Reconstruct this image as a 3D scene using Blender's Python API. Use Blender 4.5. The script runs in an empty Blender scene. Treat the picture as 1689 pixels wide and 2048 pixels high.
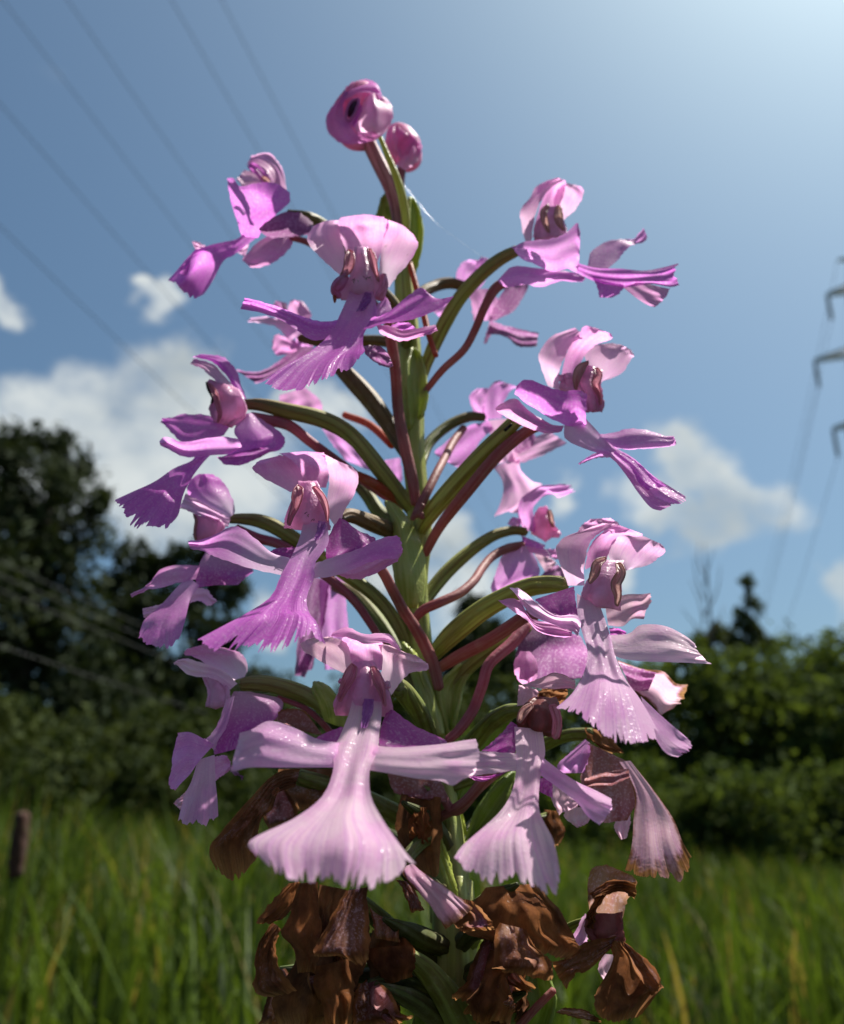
import bpy, math, random
import numpy as np

random.seed(7)
RNG = np.random.default_rng(7)
scene = bpy.context.scene
col = scene.collection
R = math.radians

# ------------------------------------------------------------------ camera
PITCH = R(20.0)          # the camera looks up at the flower spike
FPX = 1773.0             # focal length in pixels of the 1689 x 2048 photograph
CAM = np.array([0.0, 0.0, 0.50])
FWD = np.array([0.0, math.cos(PITCH), math.sin(PITCH)])
UPV = np.array([0.0, -math.sin(PITCH), math.cos(PITCH)])
RGT = np.array([1.0, 0.0, 0.0])
cam_data = bpy.data.cameras.new('camera')
cam = bpy.data.objects.new('camera', cam_data)
col.objects.link(cam)
cam.location = CAM
cam.rotation_euler = (R(90) + PITCH, 0, 0)
cam_data.sensor_fit = 'VERTICAL'
cam_data.sensor_height = 24.0
cam_data.lens = 24.0 * FPX / 2048.0
cam_data.clip_start = 0.005
cam_data.clip_end = 6000.0
cam_data.dof.use_dof = True
cam_data.dof.focus_distance = 0.069
cam_data.dof.aperture_fstop = 29.0
scene.camera = cam


def ray(px, py):
    """direction (depth 1 along the view axis) of a point of the photograph"""
    return (px - 844.5) / FPX * RGT + (1024.0 - py) / FPX * UPV + FWD


# ------------------------------------------------------------------ light
SUN_EL, SUN_AZ = R(62.0), R(55.0)      # azimuth to the right of the view axis
sun_data = bpy.data.lights.new('sun', 'SUN')
sun_data.energy = 5.0
sun_data.angle = R(0.5)
sun_data.color = (1.0, 0.94, 0.85)
sun = bpy.data.objects.new('sun', sun_data)
col.objects.link(sun)
sun.location = (3, 3, 6)
sdir = (math.sin(SUN_AZ) * math.cos(SUN_EL), math.cos(SUN_AZ) * math.cos(SUN_EL), math.sin(SUN_EL))
import mathutils
sun.rotation_euler = mathutils.Vector(sdir).to_track_quat('Z', 'Y').to_euler()

SKY_STRENGTH = 0.05
world = bpy.data.worlds.new('World')
scene.world = world
world.use_nodes = True
wn, wl = world.node_tree.nodes, world.node_tree.links
wn.clear()


def N(tree, kind, **kw):
    n = tree.nodes.new(kind)
    for k, v in kw.items():
        setattr(n, k, v)
    return n


def build_world():
    t = world.node_tree
    out = N(t, 'ShaderNodeOutputWorld')
    bg = N(t, 'ShaderNodeBackground')
    bg.inputs['Strength'].default_value = SKY_STRENGTH
    wl.new(bg.outputs[0], out.inputs[0])
    sky = N(t, 'ShaderNodeTexSky', sky_type='NISHITA')
    sky.sun_disc = False
    sky.sun_elevation = SUN_EL
    sky.sun_rotation = SUN_AZ
    sky.altitude = 100
    sky.air_density = 1.0
    sky.dust_density = 3.2
    sky.ozone_density = 1.7
    geo = N(t, 'ShaderNodeTexCoord')
    nrm = N(t, 'ShaderNodeVectorMath', operation='NORMALIZE')
    wl.new(geo.outputs['Generated'], nrm.inputs[0])

    def noise(scale, detail, rough, off=(0, 0, 0)):
        mp = N(t, 'ShaderNodeMapping')
        mp.inputs['Location'].default_value = off
        mp.inputs['Scale'].default_value = (1, 1, 1.5)
        wl.new(nrm.outputs[0], mp.inputs[0])
        n = N(t, 'ShaderNodeTexNoise')
        n.inputs['Scale'].default_value = scale
        n.inputs['Detail'].default_value = detail
        n.inputs['Roughness'].default_value = rough
        wl.new(mp.outputs[0], n.inputs['Vector'])
        return n.outputs['Fac']

    def math2(op, a, b=None, c=None):
        m = N(t, 'ShaderNodeMath', operation=op)
        for i, v in enumerate((a, b, c)):
            if v is None:
                continue
            if isinstance(v, (int, float)):
                m.inputs[i].default_value = v
            else:
                wl.new(v, m.inputs[i])
        return m.outputs[0]
    # cumulus heaps: where they stand in the sky (direction, angular radius)
    heaps = [(60, 880, 120), (190, 830, 100), (320, 815, 100), (430, 830, 95), (120, 960, 150), (300, 960, 170),
             (470, 920, 130), (-120, 860, 140), (620, 830, 70), (690, 800, 60), (-260, 960, 160),
             (315, 615, 46), (275, 580, 26), (10, 585, 45), (8, 468, 32),
             (1370, 905, 85), (1420, 950, 80), (1320, 1020, 85), (1440, 1000, 105), (1545, 1000, 75), (1400, 1060, 85),
             (1680, 1200, 75), (1760, 1180, 90), (900, 1090, 80), (920, 1190, 90), (1130, 1000, 42),
             (1240, 1170, 50), (560, 1230, 70), (640, 1090, 70), (760, 1120, 60)]
    wn1 = N(t, 'ShaderNodeTexNoise')
    wn1.inputs['Scale'].default_value = 9.0
    wn1.inputs['Detail'].default_value = 4
    wl.new(nrm.outputs[0], wn1.inputs['Vector'])
    wsub = N(t, 'ShaderNodeVectorMath', operation='SUBTRACT')
    wl.new(wn1.outputs['Color'], wsub.inputs[0])
    wsub.inputs[1].default_value = (0.5, 0.5, 0.5)
    wsc = N(t, 'ShaderNodeVectorMath', operation='SCALE')
    wl.new(wsub.outputs[0], wsc.inputs[0])
    wsc.inputs['Scale'].default_value = 0.16
    warped = N(t, 'ShaderNodeVectorMath', operation='ADD')
    wl.new(nrm.outputs[0], warped.inputs[0])
    wl.new(wsc.outputs[0], warped.inputs[1])
    acc = None
    for (px, py, r) in heaps:
        d = ray(px, py)
        ln = np.linalg.norm(d)
        d = d / ln
        rad = r / FPX / ln
        ds = N(t, 'ShaderNodeVectorMath', operation='DISTANCE')
        wl.new(warped.outputs[0], ds.inputs[0])
        ds.inputs[1].default_value = d
        v = math2('MINIMUM', math2('MULTIPLY_ADD', ds.outputs['Value'], -1.35 / rad, 1.35), 0.5)
        acc = v if acc is None else math2('MAXIMUM', acc, v)
    acc = math2('MAXIMUM', acc, -1.2)
    # the same kind of fair weather cumulus over the rest of the sky
    cover = math2('MULTIPLY_ADD', noise(3.1, 2, 0.5, (4.3, 1.1, 0)), 3.4, -2.85)
    sepz = N(t, 'ShaderNodeSeparateXYZ')
    wl.new(nrm.outputs[0], sepz.inputs[0])
    acc = math2('MAXIMUM', acc, math2('MINIMUM', cover, 0.2))
    fine = noise(14.0, 5, 0.55)
    big = noise(6.0, 3, 0.5, (2, 5, 1))
    dens = math2('ADD', math2('MULTIPLY_ADD', fine, 1.5, -0.72), acc)
    mr = N(t, 'ShaderNodeMapRange', interpolation_type='SMOOTHSTEP')
    mr.inputs['From Min'].default_value = -0.30
    mr.inputs['From Max'].default_value = 0.88
    wl.new(dens, mr.inputs['Value'])
    mask = mr.outputs[0]
    # grey cloud shading painted in by broad noise, independent of the heaps
    th = N(t, 'ShaderNodeMapRange', interpolation_type='SMOOTHSTEP')
    th.inputs['From Min'].default_value = 0.42
    th.inputs['From Max'].default_value = 0.68
    wl.new(big, th.inputs['Value'])
    cmix = N(t, 'ShaderNodeMix', data_type='RGBA')
    wl.new(th.outputs[0], cmix.inputs[0])
    cmix.inputs[6].default_value = (7.0, 7.4, 7.3, 1)
    cmix.inputs[7].default_value = (4.5, 5.0, 5.1, 1)
    mix = N(t, 'ShaderNodeMix', data_type='RGBA')
    wl.new(math2('MULTIPLY', mask, 0.93), mix.inputs[0])
    tint = N(t, 'ShaderNodeMix', data_type='RGBA', blend_type='MULTIPLY')
    tint.inputs[0].default_value = 1.0
    tint.inputs[7].default_value = (0.69, 0.90, 0.95, 1)      # white balance of the photograph
    wl.new(sky.outputs[0], tint.inputs[6])
    wl.new(tint.outputs[2], mix.inputs[6])
    wl.new(cmix.outputs[2], mix.inputs[7])
    wl.new(mix.outputs[2], bg.inputs['Color'])


build_world()
scene.view_settings.view_transform = 'Standard'
scene.view_settings.look = 'None'
scene.view_settings.gamma = 1.0
scene.view_settings.exposure = 1.1
scene.view_settings.use_curve_mapping = False
scene.render.engine = 'CYCLES'
scene.cycles.use_denoising = True
scene.cycles.max_bounces = 10
scene.cycles.diffuse_bounces = 4
scene.cycles.glossy_bounces = 3
scene.cycles.transmission_bounces = 6
scene.cycles.transparent_max_bounces = 6
scene.cycles.sample_clamp_indirect = 6.0


# ------------------------------------------------------------------ helpers
def tag(o, label=None, cat=None, group=None, kind=None):
    for k, v in (('label', label), ('category', cat), ('group', group), ('kind', kind)):
        if v:
            o[k] = v
    return o


def empty(name, loc, parent=None):
    o = bpy.data.objects.new(name, None)
    o.empty_display_size = 0.01
    col.objects.link(o)
    o.location = tuple(loc)
    o.parent = parent
    return o


def mesh_obj(name, verts, faces, mat, parent=None, uv=None, smooth=True, origin=None):
    verts = np.asarray(verts, float)
    if origin is not None:
        verts = verts - np.asarray(origin)
    me = bpy.data.meshes.new(name)
    me.from_pydata(verts.tolist(), [], faces if isinstance(faces, list) else faces.tolist())
    if uv is not None:
        lay = me.uv_layers.new(name='UVMap')
        li = np.empty(len(me.loops), dtype=np.int32)
        me.loops.foreach_get('vertex_index', li)
        lay.data.foreach_set('uv', np.asarray(uv, np.float32)[li].ravel())
    if smooth:
        me.polygons.foreach_set('use_smooth', [True] * len(me.polygons))
    me.materials.append(mat)
    o = bpy.data.objects.new(name, me)
    col.objects.link(o)
    o.parent = parent
    if parent is None and origin is not None:
        o.location = tuple(origin)
    return o


def crom(pts, ts):
    """Catmull-Rom through pts (n, k) at parameters ts in 0..1"""
    p = np.asarray(pts, float)
    n = len(p)
    ts = np.clip(np.asarray(ts, float), 0, 1)
    if n == 2:
        return p[0] + (p[1] - p[0]) * ts[:, None]
    q = np.vstack([2 * p[0] - p[1], p, 2 * p[-1] - p[-2]])
    x = ts * (n - 1)
    i = np.minimum(x.astype(int), n - 2)
    f = (x - i)[:, None]
    a, b, c, d = q[i], q[i + 1], q[i + 2], q[i + 3]
    return 0.5 * (2 * b + (c - a) * f + (2 * a - 5 * b + 4 * c - d) * f ** 2 + (3 * b - 3 * c + d - a) * f ** 3)


def grid_faces(nu, nv, closed=False):
    f = []
    for j in range(nv - 1):
        for i in range(nu if closed else nu - 1):
            i2 = (i + 1) % nu
            f.append((j * nu + i, j * nu + i2, (j + 1) * nu + i2, (j + 1) * nu + i))
    return f


def sweep(pts, radii, nseg=12, nlen=24, squash=None):
    """tapered tube along a smooth path with rounded ends; returns verts, faces, uv"""
    P = crom(pts, np.linspace(0, 1, nlen))
    r = crom(np.asarray(radii, float)[:, None], np.linspace(0, 1, nlen))[:, 0]
    tan = np.gradient(P, axis=0)
    tan /= np.linalg.norm(tan, axis=1)[:, None] + 1e-12
    ref = np.array([0.0, -1.0, 0.03])
    verts, uv = [], []
    rings = []
    # rounded caps: extra rings before and after
    for k, s in ((0, 0.15), (0, 0.7)):
        rings.append((P[0] - tan[0] * r[0] * (0.55 - 0.55 * s), tan[0], r[0] * s, 0.0))
    for j in range(nlen):
        rings.append((P[j], tan[j], r[j], j / (nlen - 1)))
    for s in (0.7, 0.15):
        rings.append((P[-1] + tan[-1] * r[-1] * (0.55 - 0.55 * s), tan[-1], r[-1] * s, 1.0))
    for (c, tg, rr, v) in rings:
        a = np.cross(tg, ref)
        if np.linalg.norm(a) < 1e-3:
            a = np.cross(tg, np.array([1.0, 0, 0]))
        a /= np.linalg.norm(a)
        b = np.cross(a, tg)
        for i in range(nseg):
            th = 2 * math.pi * i / nseg
            verts.append(c + (a * math.cos(th) + b * math.sin(th)) * rr)
            uv.append((i / nseg, v))
    nv = len(rings)
    faces = grid_faces(nseg, nv, True)
    faces.append(tuple(range(nseg))[::-1])
    faces.append(tuple((nv - 1) * nseg + i for i in range(nseg)))
    return np.array(verts), faces, uv
# ------------------------------------------------------------------ materials
class NT:
    def __init__(self, name):
        self.m = bpy.data.materials.new(name)
        self.m.use_nodes = True
        self.t = self.m.node_tree
        self.t.nodes.clear()
        self.out = self.t.nodes.new('ShaderNodeOutputMaterial')

    def n(self, kind, ins=None, **kw):
        nd = self.t.nodes.new(kind)
        for k, v in kw.items():
            setattr(nd, k, v)
        for k, v in (ins or {}).items():
            self.put(nd.inputs[k], v)
        return nd

    def put(self, sock, v):
        if hasattr(v, 'links') or hasattr(v, 'is_linked'):
            self.t.links.new(v, sock)
        else:
            sock.default_value = v

    def math(self, op, *a):
        nd = self.t.nodes.new('ShaderNodeMath')
        nd.operation = op
        for i, v in enumerate(a):
            self.put(nd.inputs[i], v)
        return nd.outputs[0]

    def mix(self, fac, a, b, blend='MIX'):
        nd = self.t.nodes.new('ShaderNodeMix')
        nd.data_type = 'RGBA'
        nd.blend_type = blend
        self.put(nd.inputs[0], fac)
        self.put(nd.inputs[6], a)
        self.put(nd.inputs[7], b)
        return nd.outputs[2]

    def ramp(self, v, lo, hi, a=0.0, b=1.0):
        nd = self.n('ShaderNodeMapRange', {'Value': v, 'From Min': lo, 'From Max': hi, 'To Min': a, 'To Max': b}, interpolation_type='SMOOTHSTEP')
        return nd.outputs[0]

    def noise(self, vec, scale, detail=3, rough=0.5):
        nd = self.n('ShaderNodeTexNoise', {'Vector': vec, 'Scale': scale, 'Detail': detail, 'Roughness': rough})
        return nd.outputs['Fac']

    def attr(self, name):
        return self.n('ShaderNodeAttribute', attribute_type='OBJECT', attribute_name=name).outputs['Fac']

    def done(self, sh):
        self.t.links.new(sh, self.out.inputs[0])
        return self.m


def mat_petal():
    """thin veined flower tissue: object colour, white throat, papillae, brown withering margin"""
    k = NT('petal_tissue')
    info = k.n('ShaderNodeObjectInfo')
    colr = info.outputs['Color']
    tc = k.n('ShaderNodeTexCoord')
    uv = k.n('ShaderNodeSeparateXYZ', {0: tc.outputs['UV']})
    u, v = uv.outputs[0], uv.outputs[1]
    rnd = k.math('MULTIPLY', info.outputs['Random'], 37.0)
    # veins run lengthwise and fan out with the tissue
    vec = k.n('ShaderNodeCombineXYZ', {0: k.math('MULTIPLY', u, 56.0), 1: k.math('MULTIPLY', v, 1.6), 2: rnd}).outputs[0]
    vein = k.noise(vec, 1.0, 3, 0.6)
    vec2 = k.n('ShaderNodeCombineXYZ', {0: k.math('MULTIPLY', u, 6.0), 1: k.math('MULTIPLY', v, 1.5), 2: rnd}).outputs[0]
    vein2 = k.noise(vec2, 1.0, 2, 0.5)
    obj = k.n('ShaderNodeMapping', {0: tc.outputs['Object'], 'Location': (0, 0, 0)}).outputs[0]
    cell = k.noise(obj, 4200.0, 2, 0.6)
    blot = k.noise(obj, 330.0, 4, 0.6)
    c = k.mix(k.ramp(vein, 0.48, 0.64, 0.0, 0.46), colr, k.mix(1.0, colr, (0.72, 0.42, 0.86, 1), 'MULTIPLY'))
    c = k.mix(k.ramp(vein2, 0.3, 0.7, 0.0, 0.22), c, k.mix(0.35, c, (0.90, 0.72, 0.92, 1)))
    c = k.mix(k.ramp(blot, 0.42, 0.66, 0.0, 0.5), c, k.mix(1.0, c, (0.92, 0.55, 0.92, 1), 'MULTIPLY'))
    c = k.mix(k.ramp(cell, 0.48, 0.70, 0, 0.20), c, (0.95, 0.72, 0.93, 1))
    # white throat at the base
    pale = k.attr('pale')
    base = k.math('MULTIPLY', pale, k.ramp(k.math('ADD', v, k.math('MULTIPLY', k.math('SUBTRACT', vein2, 0.5), 0.35)), 0.08, 0.62, 1.0, 0.0))
    c = k.mix(base, c, (0.76, 0.66, 0.78, 1))
    # withered margins and stains
    br = k.attr('brown')
    edge = k.math('MAXIMUM', k.ramp(v, 0.72, 1.0), k.ramp(k.math('ABSOLUTE', k.math('SUBTRACT', u, 0.5)), 0.30, 0.5))
    wm = k.math('ADD', k.math('ADD', k.math('MULTIPLY', edge, 0.5), k.math('MULTIPLY', blot, 1.15)), k.math('MULTIPLY_ADD', br, 1.65, -1.50))
    bf = k.ramp(wm, 0.0, 0.32)
    bcol = k.mix(k.ramp(blot, 0.3, 0.7), (0.30, 0.118, 0.042, 1), (0.055, 0.022, 0.013, 1))
    bcol = k.mix(k.ramp(vein, 0.40, 0.66, 0.0, 0.35), bcol, (0.13, 0.048, 0.022, 1))
    bcol = k.mix(k.math('MULTIPLY', k.ramp(v, 0.80, 1.0), k.ramp(vein, 0.35, 0.6, 0.85, 0.25)), bcol, (0.40, 0.19, 0.06, 1))
    c = k.mix(bf, c, bcol)
    # tiny dark specks
    vor = k.n('ShaderNodeTexVoronoi', {'Vector': obj, 'Scale': 420.0})
    sp = k.math('MULTIPLY', k.attr('speck'), k.math('MULTIPLY', k.ramp(vor.outputs['Distance'], 0.05, 0.10, 1.0, 0.0),
                k.math('GREATER_THAN', k.n('ShaderNodeSeparateColor', {0: vor.outputs['Color']}).outputs[0], 0.72)))
    c = k.mix(sp, c, (0.10, 0.04, 0.03, 1))
    hgt = k.math('ADD', k.math('MULTIPLY', vein, 0.28), k.math('ADD', k.math('MULTIPLY', cell, 0.40), k.math('MULTIPLY', blot, k.math('MULTIPLY_ADD', bf, 1.6, 0.7))))
    bump = k.n('ShaderNodeBump', {'Strength': 0.34, 'Distance': 0.00022, 'Height': hgt}).outputs[0]
    pr = k.n('ShaderNodeBsdfPrincipled', {'Base Color': c, 'Roughness': k.math('ADD', k.ramp(cell, 0.56, 0.70, 0.55, 0.25), k.math('MULTIPLY', bf, 0.3)), 'Normal': bump, 'Specular IOR Level': k.math('ADD', k.math('MULTIPLY_ADD', bf, -0.12, 0.14), k.ramp(cell, 0.60, 0.70, 0.0, 0.34))})
    tcol = k.n('ShaderNodeGamma', {0: c, 1: 0.82}).outputs[0]
    tr = k.n('ShaderNodeBsdfTranslucent', {'Color': tcol})
    tf = k.math('SUBTRACT', 0.64, k.math('MULTIPLY', bf, 0.10))
    return k.done(k.n('ShaderNodeMixShader', {0: tf, 1: pr.outputs[0], 2: tr.outputs[0]}).outputs[0])


def mat_fleshy(name, gloss=0.3, trans=0.15, two=None, ribs=0.0, bump_s=0.4):
    """plump tissue (ovaries, spurs, stem, anthers): object colour blended with a second tone along the tube"""
    k = NT(name)
    info = k.n('ShaderNodeObjectInfo')
    c0 = info.outputs['Color']
    tc = k.n('ShaderNodeTexCoord')
    uv = k.n('ShaderNodeSeparateXYZ', {0: tc.outputs['UV']})
    u, v = uv.outputs[0], uv.outputs[1]
    rnd = k.math('MULTIPLY', info.outputs['Random'], 31.0)
    ang = k.math('MULTIPLY', u, 2 * math.pi)
    vec = k.n('ShaderNodeCombineXYZ', {0: k.math('MULTIPLY', k.math('COSINE', ang), 2.2), 1: k.math('MULTIPLY', k.math('SINE', ang), 2.2), 2: k.math('ADD', k.math('MULTIPLY', v, 3.0), rnd)}).outputs[0]
    nz = k.noise(vec, 1.0, 4, 0.6)
    cell = k.noise(tc.outputs['Object'], 3200.0, 3, 0.6)
    fine = k.noise(tc.outputs['Object'], 900.0, 3, 0.6)
    c = k.mix(k.ramp(nz, 0.35, 0.65, 0, 0.9), c0, k.mix(1.0, c0, two or (0.6, 0.6, 0.6, 1), 'MULTIPLY'))
    c = k.mix(k.ramp(fine, 0.45, 0.8, 0, 0.35), c, k.mix(0.5, c, (0.5, 0.5, 0.42, 1)))
    if ribs:
        rib = k.math('MULTIPLY_ADD', k.math('COSINE', k.math('MULTIPLY', k.math('ADD', u, k.math('MULTIPLY', v, 0.18)), 2 * math.pi * 6)), 0.5, 0.5)
        c = k.mix(k.math('MULTIPLY', k.ramp(rib, 0.0, 0.35, 1, 0), 0.5), c, k.mix(1.0, c, (0.42, 0.30, 0.32, 1), 'MULTIPLY'))
        # reddish flush towards the flower end
        fl = k.math('MULTIPLY', k.attr('flush'), k.ramp(k.math('ADD', v, k.math('MULTIPLY', k.math('SUBTRACT', nz, 0.5), 0.6)), 0.1, 0.62, 1, 0))
        c = k.mix(fl, c, (0.19, 0.12, 0.065, 1))
        h = k.math('ADD', k.math('MULTIPLY', rib, ribs), k.math('MULTIPLY', cell, 0.3))
    else:
        h = k.math('ADD', k.math('MULTIPLY', fine, 0.8), k.math('MULTIPLY', cell, 0.3))
    bump = k.n('ShaderNodeBump', {'Strength': bump_s, 'Distance': 0.0003, 'Height': h}).outputs[0]
    pr = k.n('ShaderNodeBsdfPrincipled', {'Base Color': c, 'Roughness': gloss, 'Normal': bump, 'Specular IOR Level': 0.32})
    tr = k.n('ShaderNodeBsdfTranslucent', {'Color': c, 'Normal': bump})
    return k.done(k.n('ShaderNodeMixShader', {0: trans, 1: pr.outputs[0], 2: tr.outputs[0]}).outputs[0])


def mat_column():
    """wet looking, half clear tissue of the column"""
    k = NT('column_tissue')
    info = k.n('ShaderNodeObjectInfo')
    tc = k.n('ShaderNodeTexCoord')
    nz = k.noise(tc.outputs['Object'], 700.0, 4, 0.6)
    c = k.mix(k.ramp(nz, 0.35, 0.75, 0, 0.55), info.outputs['Color'], k.mix(1.0, info.outputs['Color'], (0.75, 0.45, 0.5, 1), 'MULTIPLY'))
    bump = k.n('ShaderNodeBump', {'Strength': 0.7, 'Distance': 0.0004, 'Height': nz}).outputs[0]
    pr = k.n('ShaderNodeBsdfPrincipled', {'Base Color': c, 'Roughness': 0.36, 'Normal': bump, 'Specular IOR Level': 0.3})
    tr = k.n('ShaderNodeBsdfTranslucent', {'Color': c, 'Normal': bump})
    return k.done(k.n('ShaderNodeMixShader', {0: 0.58, 1: pr.outputs[0], 2: tr.outputs[0]}).outputs[0])


def mat_leaf(name, c1, c2, trans=0.35, scale=3.0, rough=0.5, straw=None):
    k = NT(name)
    info = k.n('ShaderNodeNewGeometry')
    tc = k.n('ShaderNodeTexCoord')
    nz = k.noise(tc.outputs['Object'], scale, 3, 0.6)
    f = k.math('ADD', k.math('MULTIPLY', info.outputs['Random Per Island'], 0.6), k.math('MULTIPLY', nz, 0.5))
    c = k.mix(k.ramp(f, 0.2, 0.9), c1, c2)
    if straw:
        c = k.mix(k.math('GREATER_THAN', info.outputs['Random Per Island'], 0.94), c, straw)
    pr = k.n('ShaderNodeBsdfPrincipled', {'Base Color': c, 'Roughness': rough, 'Specular IOR Level': 0.12})
    tr = k.n('ShaderNodeBsdfTranslucent', {'Color': k.mix(1.0, c, (1.25, 1.2, 0.5, 1), 'MULTIPLY')})
    return k.done(k.n('ShaderNodeMixShader', {0: trans, 1: pr.outputs[0], 2: tr.outputs[0]}).outputs[0])


def mat_plain(name, c, rough=0.6, metal=0.0, noise_scale=None, c2=None):
    k = NT(name)
    cc = c
    if noise_scale:
        tc = k.n('ShaderNodeTexCoord')
        cc = k.mix(k.ramp(k.noise(tc.outputs['Object'], noise_scale, 5, 0.6), 0.3, 0.7), c, c2 or tuple(x * 0.6 for x in c[:3]) + (1,))
    pr = k.n('ShaderNodeBsdfPrincipled', {'Base Color': cc, 'Roughness': rough, 'Metallic': metal})
    return k.done(pr.outputs[0])


M_PETAL = mat_petal()
M_OVARY = mat_fleshy('ovary_tissue', 0.58, 0.40, (0.62, 0.46, 0.44, 1), ribs=1.0, bump_s=0.8)
M_SPUR = mat_fleshy('spur_tissue', 0.55, 0.45, (0.8, 0.45, 0.5, 1))
M_ANTHER = mat_fleshy('anther_tissue', 0.38, 0.55, (0.7, 0.5, 0.45, 1))
M_COLUMN = mat_column()
M_STEM = mat_fleshy('stem_tissue', 0.42, 0.35, (0.72, 0.7, 0.5, 1), ribs=0.8, bump_s=0.6)
# ------------------------------------------------------------------ the orchid: builders
COL = {
    'V': (0.67, 0.15, 0.66), 'P': (0.71, 0.26, 0.68), 'K': (0.82, 0.42, 0.68), 'Q': (0.74, 0.29, 0.60),
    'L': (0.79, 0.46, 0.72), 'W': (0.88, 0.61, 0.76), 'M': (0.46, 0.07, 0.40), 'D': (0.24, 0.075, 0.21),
    'S': (0.74, 0.44, 0.54), 'G': (0.45, 0.51, 0.16), 'g': (0.23, 0.30, 0.075), 'Y': (0.45, 0.50, 0.11),
    'H': (0.24, 0.19, 0.08), 'r': (0.38, 0.18, 0.17), 'o': (0.50, 0.13, 0.06), 'm': (0.48, 0.19, 0.25),
    'B': (0.16, 0.06, 0.025), 'R': (0.06, 0.024, 0.016), 'T': (0.34, 0.16, 0.07), 'E': (0.30, 0.11, 0.10),
    'C': (0.76, 0.43, 0.66), 'A': (0.66, 0.30, 0.40), 'O': (0.55, 0.35, 0.33), 'c': (0.80, 0.53, 0.74), 'k': (0.015, 0.01, 0.012),
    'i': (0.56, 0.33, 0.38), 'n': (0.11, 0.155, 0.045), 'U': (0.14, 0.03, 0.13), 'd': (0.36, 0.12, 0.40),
}


def zstem(py):
    """depth (mm) of the upright flower stalk behind the lens at image height py"""
    return 92.0 + 0.0165 * (1024.0 - py)


def at(px, py, z):
    """millimetres of depth z before (-) or behind (+) the stalk"""
    return CAM + ray(px, py) * ((zstem(py) + z) * 0.001)


FRAMES = {
    'full': (0, 0, 1.0), 'A1': (320, 290, 4.692), 'A2': (470, 420, 3.839), 'A3': (640, 150, 6.608), 'A4': (980, 340, 4.2225),
    'B1': (220, 700, 4.2225), 'B2': (980, 640, 4.0214), 'B3': (370, 890, 3.7533), 'B4': (250, 930, 5.278),
    'C1': (990, 1020, 3.8386), 'C2': (330, 1270, 4.9676), 'C3': (450, 1240, 3.1868), 'C4': (900, 1320, 3.378),
    'D1': (760, 330, 3.594), 'D2': (640, 840, 3.938), 'D3': (760, 1280, 4.6917), 'D4': (860, 740, 4.453),
    'Z5': (300, 1220, 2.484), 'Z6': (780, 1300, 2.559), 'Z7': (380, 1640, 2.724),
}


def parse(s):
    return [[tuple(float(q) for q in p.split()) for p in row.split(',')] for row in s.strip().split(';') if row.strip()]


def smooth01(x):
    x = np.clip(x, 0, 1)
    return x * x * (3 - 2 * x)


def notch_profile(nu, teeth, rng):
    """how deep each column of the margin is cut back, 0..1"""
    x = np.linspace(0, 1, nu)
    cuts = np.sort(rng.uniform(0.02, 0.98, teeth))
    out = np.zeros(nu)
    for c in cuts:
        w = rng.uniform(0.2, 0.9) / teeth
        out = np.maximum(out, rng.uniform(0.25, 1.0) ** 1.9 * np.clip(1 - np.abs(x - c) / w, 0, 1) ** 0.8)
    return out + rng.uniform(0, 0.16, nu)


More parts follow.
